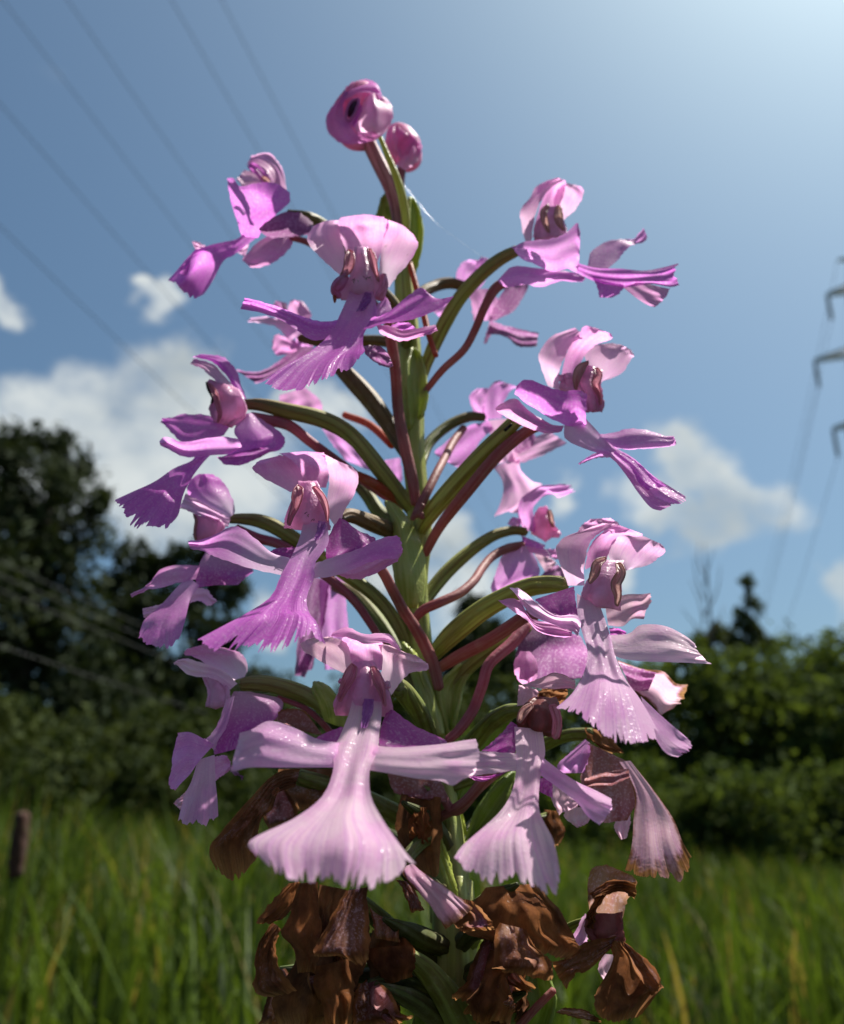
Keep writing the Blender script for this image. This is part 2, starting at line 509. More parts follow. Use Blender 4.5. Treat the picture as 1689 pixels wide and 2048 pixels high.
def petal(name, frame, d, colr, rows, parent, origin, fringe=0.0, teeth=0, cup=0.0, wave=0.22, pale=0.0, brown=0.0, speck=0.0, nu=None, nv=22, mat=None, thick=0.0, jag=0.012):
    x0, y0, s = FRAMES[frame]
    rng = np.random.default_rng(abs(hash((round(sum(sum(p) for r in rows for p in r), 2), len(rows)))) % (2 ** 31))
    if nu is None:
        nu = max(18, teeth * 5)
    us = np.linspace(0, 1, nu)
    R3 = []
    for row in rows:
        pts = np.array([[x0 + p[0] / s, y0 + p[1] / s, p[2]] for p in row])
        R3.append(crom(pts, us))
    R3 = np.array(R3)                                   # rows, nu, 3
    vs = np.linspace(0, 1, nv)
    if teeth:
        vs = 1 - (1 - vs) ** 1.35
        notch = notch_profile(nu, teeth, rng) * fringe
    else:
        notch = rng.uniform(0, 1, nu) * jag
    verts = np.empty((nv, nu, 3))
    for i in range(nu):
        vv = vs * (1 - notch[i] * smooth01((vs - 0.3) / 0.7))
        verts[:, i] = crom(R3[:, i], vv)
    U, V = np.meshgrid(us, vs)
    ph = rng.uniform(0, 6.28, 6)
    fq = rng.uniform(0.8, 1.5, 3)
    w = np.sin(6.28 * (U * fq[0] * 1.6 + V * 0.5) + ph[0]) * 0.7 + np.sin(6.28 * (U * 2.6 * fq[1] - V * 0.9) + ph[1]) * 0.25 * V + np.sin(6.28 * (V * 1.7 * fq[2] + U) + ph[2]) * 0.4
    w += (np.sin(6.28 * (U * 6 + 0.7 * V) + ph[3]) * 0.12 + np.sin(6.28 * U * 11 + ph[4]) * 0.07) * V ** 4
    if mat is M_COLUMN:                                 # keel down the middle, a pit on either side
        x = np.abs(U - 0.5)
        verts[..., 2] += -0.2 * np.exp(-(x / .16) ** 2) + 0.3 * np.exp(-((x - .30) / .12) ** 2) * (0.4 + V)
        cup = cup * 0.2
    verts[..., 2] += w * wave * (0.1 + 0.9 * V) + cup * 4 * U * (1 - U)
    if brown > 0.5:                                     # dried tissue is crumpled
        for kx in range(7):
            q = rng.normal(0, 1, 2) * np.array([17, 6])
            verts[..., 2] += .16 * np.sin(q[0] * U + q[1] * V + rng.uniform(0, 6)) * (brown - .2)
            verts[..., 0] += 1.6 * np.sin(q[1] * U * .7 - q[0] * V + rng.uniform(0, 6)) * (brown - .2)
            verts[..., 1] += 1.2 * np.sin(q[0] * U * .6 + q[1] * V + rng.uniform(0, 6)) * (brown - .2) * V
    if not teeth:                                       # slightly ragged side margins
        e = np.where((U == 0) | (U == 1), 1.0, 0.0)
        verts[..., 0] += e * rng.normal(0, 0.7, U.shape)
        verts[..., 1] += e * rng.normal(0, 0.7, U.shape)
    flat = verts.reshape(-1, 3)
    P = np.array([at(a, b, c + d) for a, b, c in flat])
    uv = np.stack([U.ravel(), V.ravel()], 1)
    o = mesh_obj(name, P, grid_faces(nu, nv), mat or M_PETAL, parent, uv, origin=origin)
    if thick:
        so = o.modifiers.new('thickness', 'SOLIDIFY')
        so.thickness = thick * 0.001
        so.offset = 0
    o.color = tuple(COL[colr]) + (1,)
    speck = max(speck, .3)
    for kk, v in (('pale', pale), ('brown', brown), ('speck', speck)):
        o[kk] = float(v)
    return o


def tube(name, frame, d, colr, pts, parent, origin, mat=None, nseg=14, nlen=None, flush=0.0, lump=0.0):
    x0, y0, s = FRAMES[frame]
    P, rad = [], []
    for row in pts:
        x, y, z, r = row[0]
        fx, fy = x0 + x / s, y0 + y / s
        P.append(at(fx, fy, z + d))
        rad.append((.92 if mat is M_OVARY else .86 if mat is M_SPUR and name.startswith('spur') else 1.0) * r / s / FPX * (zstem(fy) + z + d) * 0.001)
    if mat is M_OVARY:
        nseg = 36
    v, f, uv = sweep(P, rad, nseg, nlen or max(14, 6 * len(P)))
    if mat is M_OVARY:                                  # six twisted ribs
        cen = np.repeat(v.reshape(-1, nseg, 3).mean(1), nseg, 0)
        a = np.array(uv)
        v = cen + (v - cen) * (1 + .075 * np.cos(2 * math.pi * (6 * a[:, 0] + 1.1 * a[:, 1])) + .03 * np.sin(9 * a[:, 1] + 3 * a[:, 0]))[:, None]
    if lump:
        rng = np.random.default_rng(len(P) * 13 + int(abs(P[0][0]) * 1e6) % 9973)
        c = v.mean(0)
        k = rng.normal(0, 1, (5, 3)) * 900
        n = sum(np.sin((v - c) @ kk + i) for i, kk in enumerate(k)) / 3
        v = v + (v - np.repeat(np.array([p for p in v]).reshape(-1, nseg, 3).mean(1), nseg, 0)) * (n * lump)[:, None]
    o = mesh_obj(name, v, f, mat or M_SPUR, parent, uv, origin=origin)
    o.color = tuple(COL[colr]) + (1,)
    o['flush'] = float(flush)
    return o


def bristles(frame, d, colr, pts, parent, origin):
    """a pinch of tiny dark hairs"""
    x0, y0, s = FRAMES[frame]
    rng = np.random.default_rng(int(pts[0][0][0]))
    V, F, UV = [], [], []
    for k in range(6):
        p = pts[rng.integers(len(pts))][0]
        c = np.array([p[0] + rng.normal(0, 9), p[1] + rng.normal(0, 9), p[2] + d])
        e = c + np.array([rng.normal(0, 15), rng.normal(0, 13), rng.normal(-.2, .15)])
        P = [at(x0 + q[0] / s, y0 + q[1] / s, q[2]) for q in (c, (c + e) / 2 + np.array([rng.normal(0, 3), rng.normal(0, 3), 0]), e)]
        v, f, uv = sweep(P, [.00003, .000026, .000012], 5, 6)
        F += [tuple(q + len(V) for q in ff) for ff in f]
        V += v.tolist()
        UV += list(uv)
    o = mesh_obj('bristle_tuft', V, F, M_SPUR, parent, UV, origin=origin)
    o.color = tuple(COL[colr]) + (1,)


def pouch(name, frame, d, colr, pts, parent, origin):
    """anther cell: a flat pouch with a swollen rim"""
    x0, y0, s = FRAMES[frame]
    c2 = crom(np.array([[x0 + p[0][0] / s, y0 + p[0][1] / s, p[0][2] + d, p[0][3] * .78 / s] for p in pts]), np.linspace(0, 1, 22))
    tg = np.gradient(c2[:, :2], axis=0)
    tg /= np.linalg.norm(tg, axis=1)[:, None] + 1e-9
    nr = np.stack([-tg[:, 1], tg[:, 0]], 1)
    us = np.linspace(-1, 1, 9)
    verts = []
    end = np.sin(np.pi * np.clip(np.linspace(.08, .96, 22), 0, 1)) ** .45
    for j in range(22):
        for u in us:
            q = c2[j, :2] + nr[j] * u * c2[j, 3] * end[j]
            verts.append(at(q[0], q[1], c2[j, 2] + .35 - .25 * abs(u)))
    F = grid_faces(9, 22)
    loop = [(j, 1) for j in range(0, 22, 2)] + [(j, -1) for j in range(21, -1, -2)] + [(0, 1)]
    P = [at(*(c2[j, :2] + nr[j] * u * c2[j, 3] * end[j]), c2[j, 2] - .02) for j, u in loop]
    rr = float(np.mean(c2[:, 3])) * .2 / FPX * (zstem(c2[0, 1]) + c2[0, 2]) * .001
    v2, f2, uv2 = sweep(P, [rr] * len(P), 8, 70)
    F += [tuple(q + len(verts) for q in ff) for ff in f2]
    V = np.vstack([np.array(verts), v2])
    uv = [(u * .5 + .5, j / 21) for j in range(22) for u in us] + list(uv2)
    o = mesh_obj(name, V, F, M_ANTHER, parent, uv, origin=origin)
    o.color = tuple(COL[colr]) + (1,)
    return o


BASE = at(905, 2048, 0)
BASE = np.array([BASE[0] + 0.004, BASE[1], 0.0])
plant = empty('orchid_plant', BASE)
tag(plant, 'purple fringeless orchid spike with a green stalk, open flowers above and withered brown ones below', 'orchid')


def flower(kind, frame, anchor, d, parts, label=None):
    """anchor is given in the frame; parts: (shape, name, colour, rows, options)"""
    x0, y0, s = FRAMES[frame]
    o3 = at(x0 + anchor[0] / s, y0 + anchor[1] / s, d)
    root = empty(kind, o3 - BASE, plant)
    tag(root, label)
    for p in parts:
        shape, name, c, data = p[:4]
        opt = dict(p[4]) if len(p) > 4 else {}
        fr = opt.pop('frame', frame)
        dd = opt.pop('d', d)
        rows = parse(data)
        if shape == 'p':
            petal(name, fr, dd, c, rows, root, o3, **opt)
        elif shape == 'c':
            petal(name, fr, dd, c, rows, root, o3, mat=M_COLUMN, thick=0.5, wave=0.25, **opt)
        elif name == 'fleck':
            bristles(fr, dd, c, rows, root, o3)
        elif shape == 'a' and name == 'anther':
            pouch(name, fr, dd, c, rows, root, o3)
        elif shape == 'a':
            tube(name, fr, dd, c, rows, root, o3, mat=M_SPUR if name in ('bud_body', 'rim') else M_ANTHER, **opt)
        elif shape == 'o':
            tube(name, fr, 0, c, rows, root, o3, mat=M_OVARY, **opt)
        else:
            tube(name, fr, 0, c, rows, root, o3, mat=M_SPUR, **opt)
    return root
# ------------------------------------------------------------------ stalk and bracts
def stalk():
    pts = [(798, 400, 1), (803, 500, 0), (812, 620, 0), (822, 740, 0), (824, 880, 0), (838, 1040, 0), (830, 1150, 0),
           (834, 1260, 0), (852, 1370, 0), (868, 1480, 0), (888, 1640, 0), (902, 1840, 0), (910, 2060, 0)]
    rad = [12, 15, 20, 24, 23, 24, 26, 27, 26, 27, 34, 42, 46]
    P = [at(*p) for p in pts]
    r = [q / FPX * zstem(p[1]) * 0.001 for q, p in zip(rad, pts)]
    low = P[-1]
    for k in (0.75, 0.5, 0.25, -0.02):
        P.append(np.array([low[0] + (BASE[0] - low[0]) * (1 - k), low[1] + (BASE[1] - low[1]) * (1 - k), low[2] * k]))
        r.append(0.0030 if k > 0.1 else 0.0034)
    v, f, uv = sweep(P, r, 30, 110)
    cen = np.repeat(v.reshape(-1, 30, 3).mean(1), 30, 0)
    a = np.array(uv)
    v = cen + (v - cen) * (1 + .08 * np.cos(2 * math.pi * (5 * a[:, 0] + 2 * a[:, 1])) + .05 * np.sin(60 * a[:, 1]))[:, None]
    o = mesh_obj('stem', v, f, M_STEM, plant, uv, origin=BASE)
    o.color = COL['G'] + (1,)
    o['flush'] = 0.0


stalk()


def bract(frame, d, colr, data, **kw):
    return petal('bract', frame, d, colr, parse(data), plant, BASE, mat=M_BRACT, thick=0.35, **kw)


M_BRACT = mat_fleshy('bract_tissue', 0.4, 0.45, (0.7, 0.75, 0.5, 1), bump_s=0.5)
bract('D1', 0, 'Y', '120 800 0, 250 780 .5; 150 640 -1, 295 620 .5; 190 430 -1, 310 470 .5; 205 290 -.5, 290 340 .5; 212 228 0, 238 240 .3', cup=0.8)
bract('D1', 2, 'Y', '-20 520 0, 110 480 0; -30 400 -.5, 95 400 0; 0 300 0, 62 290 0; 15 235 0, 48 195 0', cup=0.6)
bract('D1', -2, 'G', '210 1900 0, 310 1800 0; 190 1650 -1.5, 345 1650 0; 190 1450 -1.5, 325 1480 0; 215 1360 -.5, 290 1370 0; 225 1310 0, 250 1320 0', cup=1.0)
bract('D2', -3, 'G', '650 1480 0, 800 1480 0; 600 1280 -2, 825 1250 0; 570 1100 -2, 815 1060 0; 590 850 -1.5, 730 850 0; 530 690 -.5, 610 690 0; 518 640 0, 535 645 0', cup=-1.0)
bract('D3', -1, 'G', '640 900 0, 690 830 0; 560 600 -1, 750 600 0; 560 420 -.5, 800 400 1; 760 220 1, 930 200 2', cup=1.0)
bract('D3', -2, 'G', '470 900 0, 600 900 0; 380 620 -1, 560 700 0; 330 380 -.5, 480 460 0; 200 0 0, 330 120 0', cup=-1)
bract('C3', -8, 'G', '640 640 1, 780 690 1; 600 540 0, 770 570 0; 560 440 -.5, 670 440 -.5; 565 400 0, 590 398 0')
bract('D3', 4, 'g', '820 1860 0, 860 1820 0; 900 1620 0, 1100 1600 0; 1060 1400 0, 1240 1320 0; 1230 1240 1, 1270 1230 1', cup=.8)
bract('D3', 2, 'Y', '780 1840 0, 810 1830 0; 700 1720 0, 790 1700 0; 640 1660 0, 770 1590 0', cup=.3)
bract('Z6', -3, 'Y', '330 1290 0, 350 1280 0; 280 1180 -.5, 330 1170 0; 245 1060 0, 290 1050 0; 243 965 0, 262 960 0')
bract('Z6', -2, 'g', '600 1930 0, 820 1930 0; 640 1820 -1, 850 1780 0; 690 1700 -.5, 800 1640 0; 720 1560 0, 770 1530 0', cup=1)
bract('Z6', 2, 'G', '420 1700 0, 560 1700 0; 440 1560 0, 540 1560 0; 460 1480 0, 520 1470 0')
bract('Z6', -2, 'g', '120 1930 0, 330 1930 0; 150 1750 -1, 380 1720 0; 130 1600 -1, 300 1580 0; 120 1560 0, 160 1540 0', cup=1)
bract('C4', 1, 'g', '430 750 1, 450 810 1; 330 830 0, 430 950 0; 210 980 0, 330 1090 0; 130 1160 0, 200 1230 0; 105 1280 0, 140 1300 0', cup=.8)
bract('C4', 5, 'g', '40 980 0, 260 760 2; 150 600 -1, 330 560 1; 220 440 0, 430 380 0; 280 350 0, 450 310 0', cup=1)

# ------------------------------------------------------------------ flowers in bloom
flower('bud', 'A3', (620, 860), -3, [
    ('a', 'bud_body', 'K', '600 150 0.6 100; 570 250 0.6 210; 520 440 0.6 310; 470 640 .8 300; 500 800 .8 210; 640 900 .5 105', {'nseg': 30, 'nlen': 40, 'lump': 0.05}),
    ('p', 'petal', 'Q', '600 880 -1.8, 740 860 -2.4, 860 770 -.8; 500 800 -2.6, 650 820 -3.2, 800 800 -1.6; 480 740 -3, 600 760 -3.6, 720 740 -3.2', {'wave': .4}),
    ('p', 'petal', 'K', '640 860 -1.6, 760 850 -1.4, 880 740 -.8; 470 720 -2.6, 720 700 -3.6, 950 620 -.6; 500 540 -3.0, 740 520 -4.0, 968 490 -.4; 570 370 -2.8, 740 370 -3.6, 930 370 -.3; 630 270 -2.4, 720 240 -2.8, 860 290 -.5', {'wave': .5, 'pale': .3}),
    ('p', 'petal', 'P', '420 915 -1, 640 890 -1.6; 240 880 -.4, 530 830 -3; 120 770 -.2, 450 740 -3.4; 84 660 -.2, 400 660 -3.5; 85 560 -.2, 330 560 -3.2; 150 430 -.4, 310 440 -3.2; 230 330 -.6, 330 330 -3.0; 320 190 -.9, 400 240 -2.6', {'cup': -.8, 'wave': .35}),
    ('p', 'petal', 'P', '300 230 -.8, 340 340 -3; 380 130 -.3, 440 270 -3.4; 520 70 .3, 560 230 -3.4; 640 60 .4, 680 230 -3; 760 120 0, 780 260 -2.4; 820 260 -.4, 800 310 -1.6', {'cup': -.7, 'wave': .55, 'pale': .2}),
    ('p', 'petal', 'V', '480 330 -2.6, 510 350 -2.6; 470 440 -3.2, 560 430 -3.4; 420 560 -3.2, 510 580 -3.5; 370 640 -3, 460 700 -3.2', {}),
    ('a', 'bud_opening', 'U', '480 340 -2.9 18; 450 400 -3.0 40; 415 480 -3.0 44; 385 550 -2.9 20'),  # solid dark lump standing in for the shade inside the bud's slit
    ('a', 'rim', 'P', '510 315 -3.2 16; 420 345 -3.4 18; 365 440 -3.5 18; 345 560 -3.4 20; 385 605 -3.3 20; 450 530 -3.5 18; 500 430 -3.5 18; 520 330 -3.3 16'),
    ('o', 'ovary', 'i', '620 850 -2.5 95; 760 1130 -2.2 100; 930 1460 -1.8 105; 1030 1750 -1.2 110; 1080 2060 -.4 100', {'flush': 0}),
    ('a', 'ridge', 'G', '800 830 -3.2 30; 900 1080 -3 42; 1010 1340 -2.8 50; 1090 1600 -2.4 58; 1130 1850 -2 58; 1150 2060 -1.6 50'),
], 'closed purple bud at the very tip of the spike')
flower('bud', 'A3', (1050, 1200), 5, [
    ('a', 'bud_body', 'K', '1000 700 0 110; 1040 800 0 190; 1100 960 0 250; 1170 1120 0 170; 1130 1230 0 90', {'nseg': 30, 'nlen': 34, 'lump': 0.07}),
    ('p', 'petal', 'Q', '960 1000 -2, 1150 1180 -2; 900 800 -2.2, 1240 1080 -2.2; 960 680 -1.8, 1210 820 -2.3, 1350 960 -1; 1080 640 -1, 1180 750 -1.5, 1320 870 -1', {'cup': -.6, 'wave': .6}),
    ('p', 'petal', 'K', '1000 1180 -1.6, 1120 1260 -1.8; 1080 1080 -2.6, 1230 1200 -2.2; 1180 960 -2.8, 1330 1100 -1.2; 1220 830 -2.2, 1355 940 -.6', {'wave': .5, 'cup': -.4}),
    ('p', 'petal', 'K', '900 980 -1.4, 1010 1100 -2; 880 820 -2, 1020 940 -3; 920 700 -1.6, 1060 760 -2.6; 980 650 -.8, 1080 650 -1', {'wave': .5, 'cup': -.4}),
    ('o', 'ovary', 'i', '1080 1230 5 60; 1060 1500 4 70; 1070 2000 1 80', {}),
], 'small rounded purple bud half hidden behind the topmost bud')

flower('flower', 'A1', (1240, 720), -3, [
    ('p', 'hood_sepal', 'K', '1060 420 -1, 1190 420 0; 1045 310 -1.3, 1172 290 .2; 985 220 -1.8, 1120 165 .2; 885 170 -1.8, 1010 72 0; 812 190 -1.5, 855 100 -.5', {'cup': .5}),
    ('p', 'hood_petal', 'K', '1000 430 1, 1050 330 2; 870 410 .5, 930 285 2; 780 400 .3, 865 245 1.8; 720 318 0, 790 236 1'),
    ('p', 'hood_lining', 'M', '1090 390 1, 950 380 .6; 1030 270 2, 940 320 1; 940 180 1.5, 860 250 .8; 850 160 .5, 820 205 .3'),  # deeper coloured inner sheet, paints the shade inside the hood
    ('a', 'anther', 'O', '960 300 0 22; 1000 330 -.3 30; 1040 380 -.5 26'),
    ('p', 'side_lobe', 'V', '770 860 -1.5, 920 870 -2; 730 720 -2, 1010 730 -3.2; 680 560 -2.4, 1140 610 -3.8; 645 420 -2.5, 850 440 -4, 1215 540 -3.8; 630 308 -2.5, 690 312 -2.8, 760 390 -3.5, 900 355 -3.8, 1080 350 -3.8, 1218 440 -3.6', {'cup': -.3, 'nu': 34}),
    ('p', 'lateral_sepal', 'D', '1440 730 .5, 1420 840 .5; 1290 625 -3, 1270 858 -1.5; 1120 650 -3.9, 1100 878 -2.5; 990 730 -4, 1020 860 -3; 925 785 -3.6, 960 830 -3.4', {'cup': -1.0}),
    ('p', 'lateral_sepal', 'Q', '1090 810 1, 1260 850 1; 1010 860 0, 1220 970 0; 900 930 -1, 1090 1090 -1; 810 1030 -1.6, 940 1145 -1.6; 772 1082 -1.6, 850 1148 -1.6', {'cup': -1.0}),
    ('p', 'lip', 'V', '810 800 -1.5, 930 850 -1.5; 730 880 -2, 700 1030 -2; 600 910 -2.2, 630 1060 -3.6; 440 950 -2.5, 510 1040 -3.5, 580 1115 -4.6; 290 1030 -3.4, 380 1130 -.4, 520 1230 -4.8; 150 1190 -4, 260 1290 -.4, 450 1350 -5; 75 1270 -4.4, 180 1340 -1.4, 290 1450 -4.6, 395 1420 -5', {'teeth': 9, 'fringe': .07}),
    ('p', 'lip_fold', 'V', '450 945 -3.4, 330 985 -4; 360 1000 -4.6, 290 1040 -4.4; 250 1080 -5.2, 280 1150 -5; 150 1195 -5.2, 250 1235 -5', {'teeth': 5, 'fringe': .12}),
    ('p', 'side_lobe', 'K', '800 870 0, 850 880 0; 760 960 1, 830 960 1; 720 1000 1, 805 1055 1'),
    ('p', 'lip_tip', 'K', '430 950 -2, 440 960 -2; 370 915 -2, 350 985 -2; 300 900 -2, 325 960 -2'),
    ('o', 'ovary', 'g', '1200 660 -3 55; 1420 690 -2 58; 1650 850 4 58; 1950 1200 5 55; 2260 1560 1 45', {'flush': .6}),
    ('s', 'spur', 'm', '1230 870 -3 32; 1400 920 -1 36; 1700 1100 4 32; 2000 1450 3 28; 2240 1800 0 24'),
])

flower('flower', 'A2', (960, 640), -13, [
    ('p', 'hood_petal', 'K', '810 500 0, 870 430 1; 695 400 -1, 840 300 2; 580 280 -2, 810 190 2.2; 557 205 -2.5, 805 115 1.8; 600 122 -2, 700 82 -1, 800 78 1', {'pale': .5, 'cup': .5}),
    ('p', 'hood_petal', 'K', '1185 595 0, 1105 480 1; 1250 505 -1, 1120 350 2; 1335 405 -2, 1140 230 2.4; 1408 270 -2.4, 1170 120 2; 1370 185 -2, 1290 118 -1, 1180 75 1', {'pale': .6, 'cup': .5}),
    ('p', 'hood_sepal', 'Q', '890 430 2.4, 1090 430 2.4; 845 290 3, 1135 290 3; 795 160 2.4, 1175 170 2.4; 800 82 .4, 985 90 2, 1180 85 .4; 820 55 -.6, 990 33 -1.2, 1130 52 -.6', {'pale': .2}),
    ('c', 'column', 'c', '930 295 -2, 1015 295 -2; 915 420 -2.6, 1070 420 -2.6; 860 540 -3, 1110 520 -3; 800 630 -2.8, 1150 615 -2.8; 820 690 -2.2, 1150 690 -2.2', {'cup': -1.6}),
    ('a', 'anther', 'A', '885 305 -3.6 38; 882 370 -4.2 52; 872 440 -4.4 44; 835 500 -4.2 30; 800 545 -4 30', {'lump': .1}),
    ('a', 'anther', 'A', '1030 295 -3.6 30; 1052 370 -4.2 40; 1075 450 -4.4 28; 1105 550 -4.2 14', {'lump': .1}),
    ('a', 'column_wing', 'Q', '850 510 -3.6 30; 800 570 -4 48; 772 620 -3.8 38; 800 670 -3.4 26'),
    ('a', 'column_wing', 'K', '1140 500 -3.4 26; 1148 580 -3.4 32; 1110 680 -3 40'),
    ('a', 'pollen_drop', 'o', '765 660 -4 14; 768 690 -4 13; 768 712 -4 6'),
    ('a', 'fleck', 'k', '893 510 -4.7 2; 912 532 -4.8 4; 930 545 -4.8 2'),
    ('a', 'fleck', 'k', '992 508 -4.7 2; 1020 518 -4.8 5; 1050 532 -4.7 2'),
    ('p', 'lip', 'V', '880 625 -3.3, 1060 625 -3.3; 845 720 -3.8, 1085 715 -3.8; 795 830 -4.6, 1090 830 -4.6; 755 925 -6, 1000 930 -5.6; 600 1070 -9, 820 1060 -7.6, 985 1030 -7; 380 1200 -12, 690 1180 -10.4, 1000 1075 -8.4; 188 1330 -15, 330 1388 -14.6, 520 1388 -13.4, 690 1322 -12.2, 870 1235 -11, 992 1095 -9.6', {'teeth': 30, 'fringe': .08, 'wave': .45, 'pale': .25}),
    ('p', 'side_lobe', 'V', '810 840 -4.8, 760 955 -5.6; 680 858 -5.4, 665 1000 -6.6; 560 830 -6, 565 985 -7; 380 762 -6.6, 400 870 -7.2; 200 702 -6.8, 220 795 -7.2; 75 676 -7, 38 758 -7', {'cup': .6}),
    ('p', 'side_lobe', 'V', '1050 830 -4.8, 990 918 -5.6; 1170 790 -4.6, 1150 875 -5.6; 1300 680 -4, 1350 845 -5.6; 1415 598 -3.4, 1500 690 -4.4, 1560 765 -5; 1470 625 -3.2, 1560 680 -4, 1690 658 -4', {'cup': .4}),
    ('p', 'lateral_sepal', 'Q', '1085 880 -3.4, 1115 945 -3.4; 1180 888 -4, 1200 985 -4; 1320 925 -4, 1280 1008 -4; 1450 898 -4, 1450 968 -4; 1545 882 -3.4, 1558 922 -3.4', {'cup': -.5}),
    ('p', 'lateral_sepal', 'V', '1180 900 -3, 1190 950 -3; 1250 865 -3, 1300 945 -3.2; 1340 862 -3, 1410 925 -3.2'),
    ('p', 'throat_fold', 'P', '1150 660 -2.6, 1175 680 -2.6; 1080 750 -3.4, 1205 770 -2.6; 1050 840 -4, 1160 845 -3.6', {'cup': -.5}),
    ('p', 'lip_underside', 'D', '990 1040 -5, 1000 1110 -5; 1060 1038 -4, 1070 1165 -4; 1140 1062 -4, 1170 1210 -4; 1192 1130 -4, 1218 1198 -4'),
    ('p', 'throat', 'd', '1000 630 -3.6, 1050 640 -3.6; 970 700 -4.1, 1045 705 -4.1; 930 780 -4.7, 990 775 -4.7'),  # dark patch painting the shade of the hole below the column
    ('s', 'spur', 'r', '1180 860 -9 46; 1200 1000 -8 50; 1235 1260 -6 50; 1255 1540 -4 50; 1310 1840 -3.4 54; 1365 2070 -3.2 52; 1390 2260 -2.8 44'),
    ('o', 'ovary', 'g', '1120 620 -11 55; 1230 760 -6 60; 1310 960 -2 60; 1330 1100 0 50', {'flush': .8}),
])

flower('flower', 'A4', (300, 680), -6, [
    ('p', 'hood_petal', 'K', '300 610 0, 350 610 -.4; 263 440 .6, 372 440 -1.4; 260 340 .8, 400 330 -1.4; 345 220 1.2, 465 210 -1.4; 420 120 1.2, 545 130 -1; 580 60 0, 632 90 -.5', {'pale': .3}),
    ('p', 'hood_sepal', 'Q', '360 570 2, 460 570 2; 395 400 2.6, 570 400 2.6; 445 250 2.6, 610 260 2.6; 500 150 2, 645 150 2; 570 68 .6, 636 85 .6', {'cup': .5}),
    ('p', 'hood_petal', 'K', '600 440 3, 640 412 2.5; 540 300 3, 705 350 2; 560 200 2.5, 765 270 1.4; 600 140 2, 792 190 1; 650 108 2, 772 138 1', {'pale': .3}),
    ('a', 'anther', 'O', '500 300 -1 30; 455 355 -1.6 34; 468 440 -1.6 34; 500 530 -1.4 24'),
    ('a', 'anther', 'O', '580 300 -1 34; 580 380 -1.4 46; 590 450 -1.4 34; 630 510 -1 18'),
    ('c', 'column', 'c', '380 590 0, 660 560 -.6; 375 480 .2, 640 480 -.2; 430 400 .6, 610 400 .6; 500 320 1, 600 320 1', {'cup': -.8}),
    ('p', 'side_lobe', 'P', '182 655 -3.4, 205 668 -3.2; 300 605 -4, 260 742 -3.2; 420 590 -4.4, 400 805 -3.6; 550 570 -4.6, 530 862 -3.6; 640 535 -4.6, 650 835 -3.2; 735 452 -4.4, 735 872 -2.8; 766 530 -4.2, 750 862 -2.8', {'cup': -.5}),
    ('p', 'lateral_sepal', 'P', '65 930 -.4, 80 950 -.4; 180 825 -1.6, 150 992 -1; 300 815 -2.8, 290 968 -1.6; 430 835 -3, 450 988 -2.2; 600 848 -3, 600 938 -2.8; 730 868 -3, 760 948 -2.8; 800 900 -2.8, 808 922 -2.8', {'cup': -1.1}),
    ('p', 'lip', 'V', '735 785 -3, 742 868 -3; 900 828 -3.8, 890 942 -4; 1100 833 -4.4, 1120 992 -4.8; 1300 850 -5, 1350 962 -5.6; 1450 825 -5.2, 1520 988 -6; 1598 786 -5.4, 1570 870 -5.8, 1605 972 -6', {'teeth': 7, 'fringe': .07}),
    ('p', 'side_lobe', 'V', '850 895 -3.8, 1110 900 -4.2; 890 950 -4.2, 1132 980 -4.8; 918 1030 -4.8, 1095 1045 -5.2; 925 1078 -5, 1025 1080 -5.2'),
    ('p', 'lip_fold', 'Q', '1125 990 -4.6, 1250 930 -5; 1230 1075 -5.6, 1370 968 -5.6; 1330 1138 -6.2, 1510 1000 -6.2; 1395 1160 -6.4, 1480 1090 -6.6, 1525 988 -6.6', {'teeth': 6, 'fringe': .08}),
    ('p', 'side_lobe', 'P', '820 825 -2.4, 990 838 -3; 858 690 -1, 1085 755 -2; 960 620 0, 1135 690 -1.4; 1080 583 .4, 1195 640 -1; 1200 588 1, 1232 628 .5; 1262 530 1.2, 1302 608 .6; 1302 488 1.2, 1332 565 1'),
    ('o', 'ovary', 'G', '230 680 -5 50; 80 760 -4.6 58; -90 900 -4 62; -260 1090 -3 62; -400 1330 -2 62; -520 1600 -1 52; -580 1780 0 44', {'flush': .55}),
    ('s', 'spur', 'r', '240 900 -5 40; 60 990 -5 52; -40 1150 -5 44; -120 1340 -4.4 40; -220 1520 -4 38; -400 1690 -3 36; -560 1890 -1.5 32'),
])

